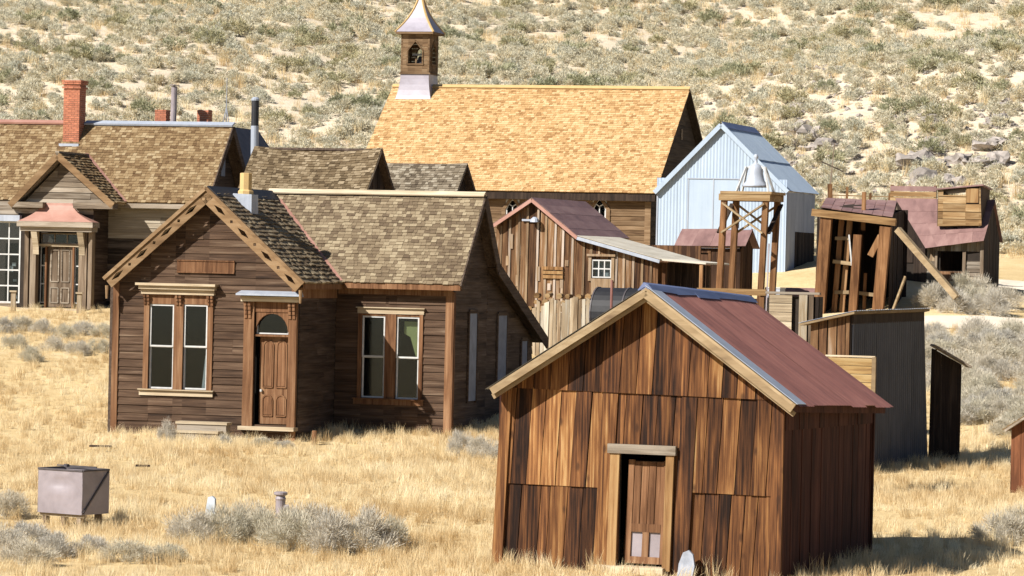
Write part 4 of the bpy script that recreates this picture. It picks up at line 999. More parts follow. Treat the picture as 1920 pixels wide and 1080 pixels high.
# ================================================================== barn of vertical boards
def barn():
    fr = Frame(930, 612, 115, 20); fr.o.z = gz(fr.o.x, fr.o.y)
    B_ = bthing('board_barn', 'barn of patched upright boards with rusty roof and pale tin lean-to', 'barn', fr)
    a = fr.at; OV = .25; zb = -.4
    A = a(924, 420, -OV); P = a(997, 371, -OV); K = a(1082, 442, -OV); E = a(1237, 486, -OV)
    L0 = a(930, 500)[0]; x1 = a(1234, 500)[0]
    def zr(x):
        for (p, q) in ((A, P), (P, K), (K, E)):
            if x <= q[0]: return p[1]+(q[1]-p[1])*(x-p[0])/(q[0]-p[0])
        return E[1]
    F0 = fr.front(0)
    wn = (a(1110, 500)[0], a(1147, 500)[0], a(1128, 521)[1], a(1128, 487)[1])
    segs = [[(L0, zb), (P[0], zb), (P[0], P[1]-.1), (L0, zr(L0)-.1)], [(P[0], zb), (K[0], zb), (K[0], K[1]-.1), (P[0], P[1]-.1)], [(K[0], zb), (x1, zb), (x1, zr(x1)-.1), (K[0], K[1]-.1)]]
    for s in segs:
        w = sheet(F0, s, [wn], -.06, -.004, 'wall', M['dark'], B_)
        vboards(F0, s, [(wn[0]-.02, wn[1]+.02, wn[2]-.02, wn[3]+.02)], .25, M['barn'], w, 0, .02, .012, slant=.02)
        u = s[0][0]+.1
        while u < s[1][0]-.05:
            z0 = zb; z1 = zr(u)-.14
            for q in minus([[(u, z0), (u+.07, z0), (u+.09, z1), (u+.02, z1)]], [(wn[0]-.1, wn[1]+.1, wn[2]-.5, wn[3]+.1)]):
                MB().prism(F0, ccw(q), .033, .05).build('batten', M['barn_grey'], w)
            u += random.uniform(.22, .32)
        for k in range(4):
            u = random.uniform(s[0][0]+.1, s[1][0]-.25); z = random.uniform(1.2, 2.8)
            if z < zr(u)-.5 and not (wn[0]-.3 < u < wn[1]+.2): MB().box(F0, u, u+random.uniform(.07,.11), z, z+random.uniform(.18,.5), .051, .056).build('tin_patch', M['barn_grey'], w)
    # roof
    dep = fr.side(1180, 447, K[0])[0]; dep = min(max(dep, 4), 9)
    for (p, q, mt, nm) in ((A, P, M['rust2'], 'roof'), (P, K, M['rust2'], 'roof'), (K, E, M['tin'], 'lean_to_roof')):
        d1 = dep if nm == 'roof' else dep*.8
        lo, hi = (p, q) if p[1] < q[1] else (q, p)
        if lo is p: r, mp, Lu, Lv = roof_slab((lo[0], d1, lo[1]), (lo[0], -OV, lo[1]), (hi[0], d1, hi[1]), .05, M['rake'], B_, nm)
        else: r, mp, Lu, Lv = roof_slab((lo[0], -OV, lo[1]), (lo[0], d1, lo[1]), (hi[0], -OV, hi[1]), .05, M['rake'], B_, nm)
        nrow = 5 if nm == 'roof' else 1
        for k in range(nrow): MB().box(mp, -.02, Lu, Lv*k/nrow-.02, Lv*(k+1)/nrow+.01, .001+.004*(k % 2), .012+.004*(k % 2)).build('roof_sheet', mt, r)
        MB().beam((p[0], -OV-.01, p[1]-.07), (q[0], -OV-.01, q[1]-.07), .035, .1).build('rake_board', M['copper'] if nm == 'roof' else M['galv'], B_)
    MB().box(fr.right(x1), 0, dep*.8, zb, zr(x1)-.12, -.06, 0).box(fr.front(dep-.2), L0, x1-.1, zb, K[1]-.2, -.06, 0).build('wall', M['barn'], B_)
    MB().prism(fr.front(dep-.2), [(L0+.1, K[1]-.2), (K[0], K[1]-.2), (P[0], P[1]-.2)], -.06, 0).build('wall', M['barn'], B_)
    # open lean-to on the right
    E2 = a(1327, 494, .3); zq = zr(x1)
    MB().hexa([Vector(q) for q in ((x1-.05, -.2, zq-.06), (E2[0], .1, E2[1]-.03), (E2[0], 2.6, E2[1]-.03), (x1-.05, 2.6, zq-.06), (x1-.05, -.2, zq+.0), (E2[0], .1, E2[1]+.02), (E2[0], 2.6, E2[1]+.02), (x1-.05, 2.6, zq))]).build('porch_roof', M['tin'], B_)
    px_ = fr.front(.9); vboards(px_, [(x1+.05, zb), (E2[0]-.1, zb), (E2[0]-.1, E2[1]-.06), (x1+.05, zq-.1)], [], .2, M['darkwood'], B_, 0, .03, .02)
    for u in (x1+.15, E2[0]-.15): MB().beam((u, .15, zb), (u, .15, E2[1]-.02), .1, .1).build('porch_post', M['timber'], B_)
    # window, hatch with slats, lamp
    window(B_, F0, *wn, 3, 2, M['white'], .04, o=.02)
    MB().box(F0, wn[0]-.1, wn[0]-.003, wn[2]-.1, wn[3]+.1, .0, .07).box(F0, wn[1]+.003, wn[1]+.1, wn[2]-.1, wn[3]+.1, 0, .07).box(F0, wn[0]-.14, wn[1]+.14, wn[3]+.101, wn[3]+.17, 0, .12).box(F0, wn[0]-.003, wn[1]+.003, wn[2]-.6, wn[2]-.02, .0, .06).build('window_casing', M['barn_grey'], B_)
    MB().box(F0, wn[0], wn[1], wn[2], wn[3], -.35, -.34).build('curtain', M['cloth'], B_)
    u0, u1 = a(1018, 510)[0], a(1057, 510)[0]
    for py in (503, 511, 519):
        z = a(1037, py)[1]; MB().box(F0, u0, u1, z-.05, z+.05, .055, .09).build('slat', M['shed_trim'], B_)
    u, z = a(1001, 413); MB().beam(F0(u-.35, z, .08), F0(u, z, .08), .06, .06).lathe(F0(u+.1, z-.06, .2), [(.05,.16),(.12,.1),(.15,0)], 10).build('lamp', M['galv'], B_)
M['tin'] = rusty('weathered_tin', [(.25,(.33,.29,.22)),(.5,(.5,.46,.38)),(.8,(.62,.58,.5))], scale=(3,1,1))
barn()
def wpt(px, py, D): 
    p = at(px, py, D); return p.x, p.y
def drop(px, D):            # ground point under a pixel column at a known distance
    p = at(px, 540, D); return Vector((p.x, p.y, gz(p.x, p.y)))
# fence of slabs with firewood behind
def slab_fence():
    o = drop(1065, 108); T = thing('slab_fence', 'fence of pale upright slabs before the board barn', 'fence', o, R(-14))
    n = 19; w_ = 150/64.8
    for k in range(n):
        u = -w_/2+w_*k/n; h = at(1065, 548, 108).z-o.z-.25+random.uniform(-.1, .12)+(.0 if k > 3 else -.3+.08*k)
        MB().prism(lambda u_, w, q: Vector((u_, -q, w)), [(u, -.3), (u+.11, -.3), (u+.112+random.uniform(-.02,.02), h), (u+random.uniform(-.02,.02), h+random.uniform(-.06,.06))], -.02, .02+random.uniform(0,.03)).build('slab', M['palev'], T)
    MB().beam((-w_/2, .05, .8), (w_/2, .05, .8), .05, .1).build('rail', M['greywood'], T)
    q = drop(1075, 109.3); z = at(1075, 548, 109.3).z
    W = thing('firewood_pile', 'pile of split firewood behind the slab fence', 'woodpile', q, R(-14))
    for k in range(26):
        r = random.uniform(.06, .1); lay = k//9; x = -1.2+(k % 9)*.3+lay*.1+random.uniform(-.05,.05); zz = (z-q.z)-.5+.19*lay
        MB().tube((x, -.25, zz), (x+random.uniform(-.05,.05), .25, zz+random.uniform(-.04,.04)), r, r*.9, 7).build('log', M['timberx'], W)
    MB().box(lambda u, w, o: Vector((u, -o, w)), -1.35, 1.5, -.2, z-q.z-.62, -.3, .3).build('stacked_wood', M['greywood'], W)
slab_fence()
def tank():
    q = drop(1180, 103); zt = at(1180, 540, 103).z; r = .75
    T = thing('metal_tank', 'big dark round tank lying between slab fence and shed roof', 'tank', (q.x, q.y, zt-r), R(-20))
    MB().tube((-.9, 0, 0), (.9, 0, 0), r, r, 28).build('shell', M['black'], T); 
    for x in (-.9, 0, .88): MB().tube((x, 0, 0), (x+.04, 0, 0), r+.02, r+.02, 28).build('hoop', M['iron'], T)
    h = zt-r-q.z
    MB().box(lambda u, w, o: Vector((u, -o, w)), -.8, -.5, -h-.2, -r*.7, -.5, .5).box(lambda u, w, o: Vector((u, -o, w)), .5, .8, -h-.2, -r*.7, -.5, .5).build('cradle', M['darkwood'], T)
    q = drop(1147, 101); P = thing('iron_pipe_post', 'thin rusty upright pipe before the board barn window', 'post', q)
    MB().tube((0,0,-.2), (0,0,at(1147, 525, 101).z-q.z), .035, .035, 8).build('pipe', M['rust'], P)
tank()
# ================================================================== pale metal building and the little brown shed before it
def metal_building():
    fr = Frame(1472, 505, 133, 17); fr.o.z = gz(fr.o.x, fr.o.y)
    B = bthing('metal_building', 'pale blue corrugated metal building with steep gable', 'building', fr)
    a = fr.at; OV = .15; zb = -.4
    A = a(1227, 358, -OV); P = a(1352, 231, -OV); E = a(1477, 357, -OV)
    x0 = a(1231, 400)[0]; x1 = 0.0
    t1 = (P[1]-A[1])/(P[0]-A[0]); t2 = (P[1]-E[1])/(E[0]-P[0])
    zr = lambda x: P[1]-(P[0]-x)*t1 if x < P[0] else P[1]-(x-P[0])*t2
    F0 = fr.front(0)
    sheet(F0, [(x0, zb), (x1, zb), (x1, zr(x1)-.08), (P[0], P[1]-.08), (x0, zr(x0)-.08)], [], -.06, -.02, 'wall', M['greywood'], B)
    zd = a(1340, 335)[1]
    w = MB().box(F0, x0, x0+.05, zb, zr(x0)-.1, -.015, .03).build('corner_trim', M['galv'], B)
    corr(F0, x0, x1, zb, zd, M['bluemetal'], B, pitch=.12, amp=.008, sheetw=.75, name='wall_sheet')
    for s, e in ((x0, P[0]), (P[0], x1)): corr(F0, s, e, zd+.0, lambda u: zr(u)-.06, M['bluemetal'], B, pitch=.12, amp=.008, sheetw=.75, name='wall_sheet', tilt=.003)
    d0, d1 = a(1290, 400)[0], a(1384, 400)[0]
    MB().box(F0, d0, d1, zb, zd-.02, .021, .035).build('sliding_door', M['bluemetal'], B)
    for u in (d0, (d0+d1)/2, d1): MB().box(F0, u-.02, u+.02, zb, zd-.02, .0351, .05).build('door_seam', M['galv'], B)
    MB().box(F0, d0-.05, d1+.05, zd-.02, zd+.02, .0, .06).build('door_track', M['galv'], B)
    dep = fr.side(1535, 349, E[0])[0]
    RE = fr.right(0); zs = zr(0)-.1
    sheet(RE, [(0, zb), (dep-.3, zb), (dep-.3, zs), (0, zs)], [], -.06, -.02, 'wall', M['greywood'], B)
    corr(RE, 0, dep-.3, lambda u: 1.45 if u > 1.4 else zb, zs, M['bluemetal_shaded'], B, pitch=.12, amp=.008, sheetw=.7, name='wall_sheet')
    vboards(RE, [(1.4, zb), (dep-.35, zb), (dep-.35, 1.45), (1.4, 1.45)], [], .22, M['darkwood'], B, 0)
    MB().box(fr.front(dep-.3), x0, x1-.1, zb, zr(x0), -.06, 0).box(fr.right(x0+.02), .1, dep-.4, zb, zr(x0)-.1, 0, .05).build('wall', M['greywood'], B)
    rr, mp, Lu, Lv = roof_slab((E[0], -OV, E[1]), (E[0], dep, E[1]), (P[0], -OV, P[1]), .05, M['greywood'], B)
    corr(mp, 0, Lu, -.03, Lv*.46, M['bluemetal'], rr, pitch=.1, amp=.009, sheetw=.7, name='roof_sheet'); corr(lambda u, w_, o: mp(u, w_, o+.02), 0, Lu, Lv*.45, Lv, M['bluemetal'], rr, pitch=.1, amp=.009, sheetw=.7, name='roof_sheet')
    rl, mpl, Ll, Lvl = roof_slab((A[0], dep, A[1]), (A[0], -OV, A[1]), (P[0], dep, P[1]), .05, M['greywood'], B)
    corr(mpl, 0, Ll, -.03, Lvl, M['bluemetal'], rl, pitch=.1, amp=.009, sheetw=.7, name='roof_sheet')
    for k in range(4): MB().box(mp, Lu*k/4+.01, Lu*(k+1)/4, Lv-.32, Lv+.03, .045, .06).build('ridge_cap', M['ridgeblue'], rr)
    for (s, e) in ((A, P), (P, E)): MB().beam((s[0], -OV-.02, s[1]-.06), (e[0], -OV-.02, e[1]-.06), .03, .16).build('rake_trim', M['bluemetal'], B)
M['bluemetal_shaded'] = rusty('shaded_blue_sheet', [(.25,(.16,.19,.25)),(.55,(.27,.31,.39)),(.85,(.36,.4,.46))], scale=(6,6,.35), rough=.6)  # same blue sheet made darker; shade of the right wall put into the colour
metal_building()
def small_shed():
    fr = Frame(1275, 545, 125, 17); fr.o.z = gz(fr.o.x, fr.o.y)
    B = bthing('privy_shed', 'little brown plank shed with purple roof before the metal building', 'shed', fr)
    a = fr.at; zb = -.3
    x1 = a(1388, 500)[0]; E0 = a(1264, 461, -.2); E1 = a(1390, 461, -.2); yr, zr = fr.side(1404, 432, E1[0]); yr = min(max(yr, .8), 1.6)
    zr = a(1395, 432, yr)[1]
    F0 = fr.front(0); dw = (a(1295, 500)[0], a(1330, 500)[0], zb, a(1310, 474)[1])
    out = [(0, zb), (x1, zb), (x1, E0[1]-.05), (0, E0[1]-.05)]
    sheet(F0, out, [], -.05, -.004, 'wall', M['dark'], B); vboards(F0, out, [dw], .2, M['barn_dark'], B, 0)
    MB().box(F0, dw[0]+.05, dw[1]-.05, zb, dw[3]-.05, -.003, .012).build('door', M['barn_dark'], B)
    MB().box(F0, dw[0]-.05, dw[0]+.04, zb, dw[3], 0, .05).box(F0, dw[1]-.04, dw[1]+.05, zb, dw[3], 0, .05).box(F0, dw[0]-.05, dw[1]+.05, dw[3]+.001, dw[3]+.1, 0, .06).build('door_frame', M['barn'], B)
    RE = fr.right(x1); ge = [(0, zb), (2*yr, zb), (2*yr, E0[1]-.05), (yr, zr-.1), (0, E0[1]-.05)]
    sheet(RE, ge, [], -.05, -.004, 'wall', M['dark'], B); vboards(RE, ge, [], .2, M['barn_dark'], B, 0)
    r, mp, Lu, Lv = roof_slab((E0[0], -.2, E0[1]), (E1[0]+.15, -.2, E1[1]), (E0[0], yr, zr), .04, M['darkwood'], B)
    for k in range(4): MB().box(mp, Lu*k/4, Lu*(k+1)/4-.004, -.02, Lv, .0, .012+.005*(k % 2)).build('roof_sheet', M['rust2'], r)
    MB().box(mp, Lu*.55, Lu*.98, Lv-.1, Lv+.02, .02, .03).build('ridge_cap', M['galv'], r)
    roof_slab((E1[0]+.15, 2*yr+.2, E0[1]), (E0[0], 2*yr+.2, E0[1]), (E1[0]+.15, yr, zr), .04, M['rust2'], B)
M['barn_dark'] = wood('dark_barn_board', [(.1,(.03,.016,.01)),(.5,(.095,.048,.027)),(.9,(.2,.11,.06))], 'z', .45, streak=12)
small_shed()
# ================================================================== bell tower
def bell_tower():
    fr = Frame(1352, 560, 112, 20); fr.o.z = gz(fr.o.x, fr.o.y)
    T = bthing('bell_tower', 'open timber tower with crossed braces carrying a pale bell', 'bell tower', fr)
    a = fr.at; zb = -.3
    x0, zt = a(1359, 362); x1 = a(1437, 362)[0]; dep = 1.25; lean = .035
    X0, X1 = x0-.0, x1
    pl = lambda x, y, z: Vector((x+(z-zt)*lean, y, z))
    for x in (X0, X1):
        for y in (0, dep): MB().beam(pl(x, y, zb), pl(x, y, zt), .17, .17).build('post', M['timber'], T)
    for y in (-.1, dep+.1): MB().beam((X0-.15, y, zt-.12), (X1+.15, y, zt-.12), .06, .2).build('beam', M['timberx'], T)
    for x in (X0-.1, X1+.1): MB().beam((x, -.1, zt-.13), (x, dep+.1, zt-.13), .06, .18).build('beam', M['timberx'], T)
    MB().box(lambda u, w, o: Vector((u, -o, w)), X0-.1, X1+.2, zt-.02, zt+.06, -dep-.15, .15).build('platform', M['timberx'], T)
    zl = a(1400, 437)[1]
    for y, o in ((-.12, 0), (dep+.12, 0)):
        MB().beam(pl(X0, y, zl), pl(X1, y, zt-.3), .05, .13, Vector((0,1,0))).build('brace', M['rake'], T); MB().beam(pl(X0, y-.055, zt-.3), pl(X1, y-.055, zl), .05, .13, Vector((0,1,0))).build('brace', M['rake'], T)
    for x in (X0-.12, X1+.12):
        MB().beam(pl(x, 0, zl), pl(x, dep, zt-.3), .05, .13, Vector((1,0,0))).build('brace', M['darkwood'], T)
    MB().beam(pl(X1+.25, -.1, zb), pl(X1+.2, -.1, zl-.3), .035, .035).build('pipe', M['steel'], T)
    # bell on its stand
    cx = (X0+X1)/2+.12; cy = dep/2; z0 = zt+.06
    bell = MB().lathe((cx, cy, z0+.14), [(.02,.08),(.34,.0),(.40,.02),(.38,.08),(.27,.2),(.22,.42),(.21,.56),(.16,.66),(.05,.72),(.04,.85),(.07,.9),(.05,1.0)], 22).build('bell', M['galv'], T, smooth=True)
    for s in (-1, 1):
        m = MB(); m.beam((cx+s*.5, cy-.3, z0), (cx+s*.28, cy-.05, z0+.75), .05, .06); m.beam((cx+s*.5, cy+.3, z0), (cx+s*.28, cy+.05, z0+.75), .05, .06); m.beam((cx+s*.28, cy, z0+.7), (cx, cy, z0+.86), .06, .06); m.build('bell_stand', M['white'], T)
bell_tower()
# ================================================================== collapsing works on the right
def works():
    fr = Frame(1535, 590, 124, 14); fr.o.z = gz(fr.o.x, fr.o.y)
    T = bthing('timber_frame_shed', 'open collapsing shed of heavy leaning posts under a ragged roof', 'shed', fr)
    a = fr.at; zb = -.4
    def post(p, q, wd, y, mat, nm='post', dp=None):
        (x0, z0), (x1, z1) = a(*p, y), a(*q, y)
        return MB().beam((x0, y, z0), (x1, y, z1), wd, dp or wd, Vector((0,1,0))).build(nm, mat, T)
    post((1532, 640), (1551, 398), .36, 0, M['timber']); post((1641, 640), (1661, 425), .36, 0, M['timber'])
    post((1563, 600), (1579, 405), .17, .5, M['timber']); post((1577, 600), (1594, 412), .17, .5, M['timber'])
    post((1596, 630), (1609, 440), .27, .2, M['timber']); post((1632, 480), (1652, 442), .2, .1, M['timber'])
    post((1619, 600), (1623, 512), .1, .6, M['timber']); post((1597, 498), (1592, 440), .05, .1, M['white'], 'pipe')
    for p, q, y in (((1565, 548), (1592, 548), .45), ((1566, 447), (1592, 447), .45), ((1600, 548), (1640, 553), .5), ((1562, 490), (1600, 495), .3)): post(p, q, .12, y, M['rake'], 'rail')
    # beam and roof
    b0, b1 = a(1523, 398, -.1), a(1680, 417, -.1)
    MB().beam((b0[0], -.1, b0[1]), (b1[0], -.1, b1[1]), .3, .24).build('beam', M['timberx'], T)
    r0, r1 = a(1549, 374, 3.4), a(1682, 380, 3.4)
    V = Vector; e0, e1 = V((b0[0]+.3, -.15, b0[1]+.16)), V((b1[0]-.1, -.15, b1[1]+.16)); t0, t1 = V((r0[0], 3.4, r0[1])), V((r1[0], 3.4, r1[1]))
    mp = lambda u, w, o: e0*(1-u)*(1-w)+e1*u*(1-w)+t1*u*w+t0*(1-u)*w+V((0, -.3, 1))*o
    rf = MB().box(mp, 0, 1, 0, 1, -.06, 0).build('roof', M['darkwood'], T)
    for k in range(7):
        for j in range(3): MB().box(mp, k/7+.003, (k+1)/7-.003, j/3-.03, (j+1)/3+random.uniform(0,.04), .004+.012*j+random.uniform(0,.02), .022+.012*j+random.uniform(0.0,.02)).build('roof_sheet', M['rust2'], rf)
    x, z = a(1619, 415, .6); z2 = a(1620, 360, .6)[1]; MB().beam((x, .6, z-.3), (x, .6, z2), .13, .13).build('stub_post', M['timber'], T)
    bx0, bx1 = a(1530, 500, 3.3)[0], a(1700, 500, 3.3)[0]; zt = a(1600, 392, 3.3)[1]
    vboards(fr.right(a(1545, 500, .4)[0]), [(.3, zb), (3.3, zb), (3.3, zt), (.3, zt-.1)], [], .24, M['darkwood'], T, 0, .04, .01)  # left wall added to keep the sun out of the open shed
    vboards(fr.right(a(1668, 500, .4)[0]), [(.3, zb), (3.3, zb), (3.3, zt), (.3, zt-.2)], [], .24, M['darkwood'], T, 0, .04, .01)  # right side closed off too, so the inside stays dark
    w = MB().box(fr.front(3.3), bx0, bx1, zb, zt, -.05, 0).build('back_wall', M['dark'], T)  # set deep and coloured dark to stand for the shade inside
    vboards(fr.front(3.3), [(bx0, zb), (bx1, zb), (bx1, zt), (bx0, zt)], [], .24, M['darkwood'], w, .003, .02, .02)
    # long prop and fallen plank
    (x0, z0), (x1, z1) = a(1683, 430, -.2), a(1800, 552, -.2)
    MB().beam((x0, -.2, z0), (x1, -1.0, z1-.1), .2, .2).build('prop', M['rake'], T)
    (x0, z0), (x1, z1) = a(1672, 572, -.1), a(1694, 520, -.1)
    MB().beam((x0, -.1, z0-.3), (x1, .3, z1), .06, .3, Vector((0,1,0))).build('plank', M['rake'], T)

    fr = Frame(1740, 575, 129, 16); fr.o.z = gz(fr.o.x, fr.o.y); a = fr.at
    C = bthing('leaning_cabin', 'leaning plank cabin with purple tin roof and a boxed loft', 'cabin', fr)
    x0 = a(1668, 500)[0]; x1 = a(1842, 500)[0]; F0 = fr.front(0)
    E0 = a(1737, 462, -.25); E1 = a(1845, 449, -.25); yr, zr = 1.9, a(1757, 374, 1.9)[1]
    hole = (a(1763, 490)[0], a(1806, 490)[0], a(1785, 508)[1], a(1785, 472)[1]); dr = (a(1755, 520)[0], a(1806, 520)[0], zb, hole[2])
    out = [(x0, zb), (x1, zb), (x1, E1[1]-.02), (E0[0], E0[1]-.05), (x0, E0[1]-.05)]
    w = sheet(F0, out, [hole], -.06, -.004, 'wall', M['dark'], C)
    dk = a(1738, 500)[0]
    clapboards(F0, [(dk, zb), (dr[0]-.05, zb), (dr[0]-.05, E0[1]-.5), (dk, E0[1]-.5)], [], .17, M['greywood'], w)
    clapboards(F0, [(dr[1]+.1, zb), (x1-.08, zb), (x1-.08, E1[1]-.75), (dr[1]+.1, E1[1]-.75)], [], .13, M['greywood'], w)
    vboards(F0, [(dk, E0[1]-.5), (dr[0]-.05, E0[1]-.5), (dr[0]-.05, E0[1]), (dk, E0[1])], [], .18, M['palev'], w)
    vboards(F0, [(dr[0]-.05, hole[3]+.02), (x1, hole[3]+.02), (x1, E1[1]-.03), (dr[0]-.05, E0[1]-.03)], [], .18, M['palev'], w)
    vboards(F0, [(x0, zb), (dk-.02, zb), (dk-.02, E0[1]-.06), (x0, E0[1]-.06)], [(a(1668, 520)[0]+.1, a(1712, 520)[0], zb, a(1690, 492)[1])], .24, M['darkwood'], w)
    MB().box(F0, dr[0]+.05, dr[1]-.04, zb, hole[2]-.02, .0, .03).build('door', M['trim'], C)
    MB().box(F0, dr[0]-.05, dr[0]+.04, zb, hole[3]+.02, 0, .07).box(F0, dr[1]-.03, dr[1]+.08, zb, hole[3]+.02, 0, .07).build('door_frame', M['greywoodv'], C)
    MB().box(F0, x1-.08, x1+.04, zb, E1[1]-.05, 0, .06).build('corner_board', M['greywoodv'], C)
    RE = fr.right(x1); ge = [(0, zb), (3.6, zb), (3.6, E1[1]), (yr, zr-.1), (0, E1[1]-.04)]
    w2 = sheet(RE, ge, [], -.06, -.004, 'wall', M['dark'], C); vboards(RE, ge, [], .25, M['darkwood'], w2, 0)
    MB().box(fr.front(3.55), x0, x1-.1, zb, E1[1], -.05, 0).box(fr.right(x0+.05), .1, 3.5, zb, E0[1]-.1, -.05, 0).build('wall', M['darkwood'], C)
    V = Vector
    rl0 = V((a(1680, 376, yr)[0], yr, zr)); rl1 = V((x1+.1, yr, zr)); e0 = V((E0[0]-.05, -.25, E0[1])); e1 = V((E1[0], -.25, E1[1]))
    mp = lambda u, w_, o: e0*(1-u)*(1-w_)+e1*u*(1-w_)+rl1*u*w_+rl0*(1-u)*w_+V((0, -.7, .7))*o
    rf = MB().box(mp, 0, 1, 0, 1, -.05, 0).build('roof', M['darkwood'], C)
    for k in range(5):
        for j in range(4): MB().box(mp, k/5-.01, (k+1)/5, j/4-.04, (j+1)/4, .003+.006*(j+k % 2), .012+.006*(j+k % 2)).build('roof_sheet', M['rust2'], rf)
    bk = [rl0, rl1, V((x1+.1, 3.9, E1[1])), V((rl0.x, 3.9, E1[1]))]
    MB().hexa([p-V((0,0,.05)) for p in bk]+bk).build('roof', M['rust2'], C)
    MB().add([e0, V((e0.x, -.1, E0[1]-.6)), rl0, V((x0+.1, 1.9, E0[1]-.1))], [(0,1,3,2)]).build('dark_gable_fill', M['darkwood'], C)  # dark sheet added for the triangular shadow left of the tin roof
    # boxed loft on the roof
    l0, lz0 = a(1758, 424, .3); l1, lz1 = a(1838, 350, .3); zt0 = a(1758, 356, .3)[1]; zt1 = a(1838, 348, .3)[1]
    FL = fr.front(.3); o = [(l0, lz0), (l1+.08, lz0+.05), (l1, zt1), (l0, zt0)]
    slot = (a(1769, 358, .3)[0], a(1811, 358, .3)[0], a(1790, 366, .3)[1], a(1790, 354, .3)[1])
    lf = sheet(FL, o, [slot], -.05, -.004, 'loft', M['dark'], C); clapboards(FL, o, [slot, (slot[1]+.02, l1-.02, slot[2]-.3, zt1)], .26, M['timberx'], lf)
    MB().box(FL, slot[1]+.03, l1-.05, slot[2]-.25, slot[3]+.02, .0, .04).build('board', M['shed_trim'], lf)
    MB().prism(fr.right(l1+.02), [(.3, lz0), (2.2, lz0+.4), (2.2, zt1-.1), (.3, zt1)], -.05, .02).prism(fr.right(l0), [(.3, lz0), (2.2, lz0+.4), (2.2, zt0-.1), (.3, zt0)], -.02, .03).build('loft_side', M['darkwood'], lf)
    MB().hexa([V(p) for p in ((l0-.06, .2, zt0+.0), (l1+.12, .2, zt1+.0), (l1+.12, 2.3, zt1-.1), (l0-.06, 2.3, zt0-.1), (l0-.06, .2, zt0+.05), (l1+.12, .2, zt1+.05), (l1+.12, 2.3, zt1-.05), (l0-.06, 2.3, zt0-.05))]).build('loft_roof', M['rust2'], lf)
    # plank bin on the far slope
    q = fr.world(*[a(1712, 378, 5)[0], 5.0]); zq = gz(q.x, q.y)
    Bn = thing('plank_bin', 'long open plank bin standing behind the purple tin roof', 'bin', (q.x, q.y, zq), -fr.phi)
    p0 = at(1668, 346, (q.y)); top = p0.z-zq; hw = 45/54
    for k in range(3): MB().box(lambda u, w, o: Vector((u, -o, w)), -hw, hw, top-.62+.2*k, top-.43+.2*k-.01, -.02, .02).build('plank', M['timberx'] if k < 2 else M['rust2'], Bn)
    for x in (-hw+.05, hw-.05): MB().beam((x, .08, -.2), (x, .08, top), .1, .1).build('post', M['timber'], Bn)
    MB().box(lambda u, w, o: Vector((u, -o, w)), -hw, hw, -.2, top-.63, -.12, -.06).build('back', M['greywood'], Bn)
works()
def outhouse():
    fr = Frame(1592, 790, 84, 26); fr.o.z = gz(fr.o.x, fr.o.y); a = fr.at; zb = -.3
    B = bthing('corrugated_outbuilding', 'tall outbuilding whose long wall of dark corrugated sheet is in shade', 'outbuilding', fr)
    xl = a(1520, 640)[0]; zt = a(1592, 588)[1]; dep = fr.side(1738, 800, 0)[0]; zt2 = fr.side(1733, 583, 0)[1]; dt = fr.side(1729, 600, 0)[0]
    F0 = fr.front(0)
    sheet(F0, [(xl, zb), (0, zb), (0, zt-.02), (xl, zt-.25)], [], -.06, -.01, 'wall', M['dark'], B)
    vboards(F0, [(xl, zb), (-.03, zb), (-.03, zt-.02), (xl, zt-.25)], [], .2, M['barn'], B, 0, .025, .03)
    mpR = lambda u, w, o: Vector((o, u+(dep-dt)*(w/zt-1)*-1*(-.0)+ (u/dt)*(dep-dt)*max(0, 1-w/zt), w))
    MB().prism(mpR, [(0, zb), (dt, zb), (dt, zt2), (0, zt)], -.06, -.01).build('wall', M['darkwood'], B)
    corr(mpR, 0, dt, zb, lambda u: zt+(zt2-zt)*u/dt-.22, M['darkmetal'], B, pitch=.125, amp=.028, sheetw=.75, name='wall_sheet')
    MB().prism(mpR, [(0, zt-.24), (dt, zt2-.24), (dt, zt2-.02), (0, zt-.02)], .0, .05).build('top_board', M['darkwood'], B)
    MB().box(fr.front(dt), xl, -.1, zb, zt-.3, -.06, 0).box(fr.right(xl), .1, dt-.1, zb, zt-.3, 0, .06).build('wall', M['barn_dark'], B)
    V = Vector
    pts = [V((xl-.2, -.2, zt-.3)), V((.14, -.2, zt)), V((.14, dt+.12, zt2)), V((xl-.2, dt+.12, zt2-.3))]
    r = MB().hexa([p for p in pts]+[p+V((0,0,.05)) for p in pts]).build('roof', M['rake'], B)
    mpf = lambda u, w, o: pts[0]*(1-u)*(1-w)+pts[1]*u*(1-w)+pts[2]*u*w+pts[3]*(1-u)*w+V((0,0,.05+o))
    corr(lambda u, w, o: mpf(w, u, o), 0, 1, -.03, 1.03, M['galv'], r, pitch=.03, amp=.01, sheetw=.25, name='roof_sheet')
    # low annex at the back
    q = fr.side(1737, 650, .25); y0 = dep; za = fr.side(1742, 648, .3)[1]; y1 = fr.side(1786, 690, .9)[0]
    MB().beam((.05, dep+.1, za), (.85, dep+.5, za-.5), .9, .05).build('annex_roof', M['greywood'], B)
    vboards(lambda u, w, o: V((u, dep+.1+u*.4-o, w)), [(.05, zb), (.7, zb), (.7, za-.45), (.05, za-.08)], [], .2, M['darkwood'], B, 0, .03, .006)
    MB().beam((.1, dep+.05, zb), (.12, dep+.05, za-.1), .1, .1).build('annex_post', M['darkwood'], B)
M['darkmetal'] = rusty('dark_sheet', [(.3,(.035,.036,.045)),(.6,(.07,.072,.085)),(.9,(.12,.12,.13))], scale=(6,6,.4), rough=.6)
outhouse()
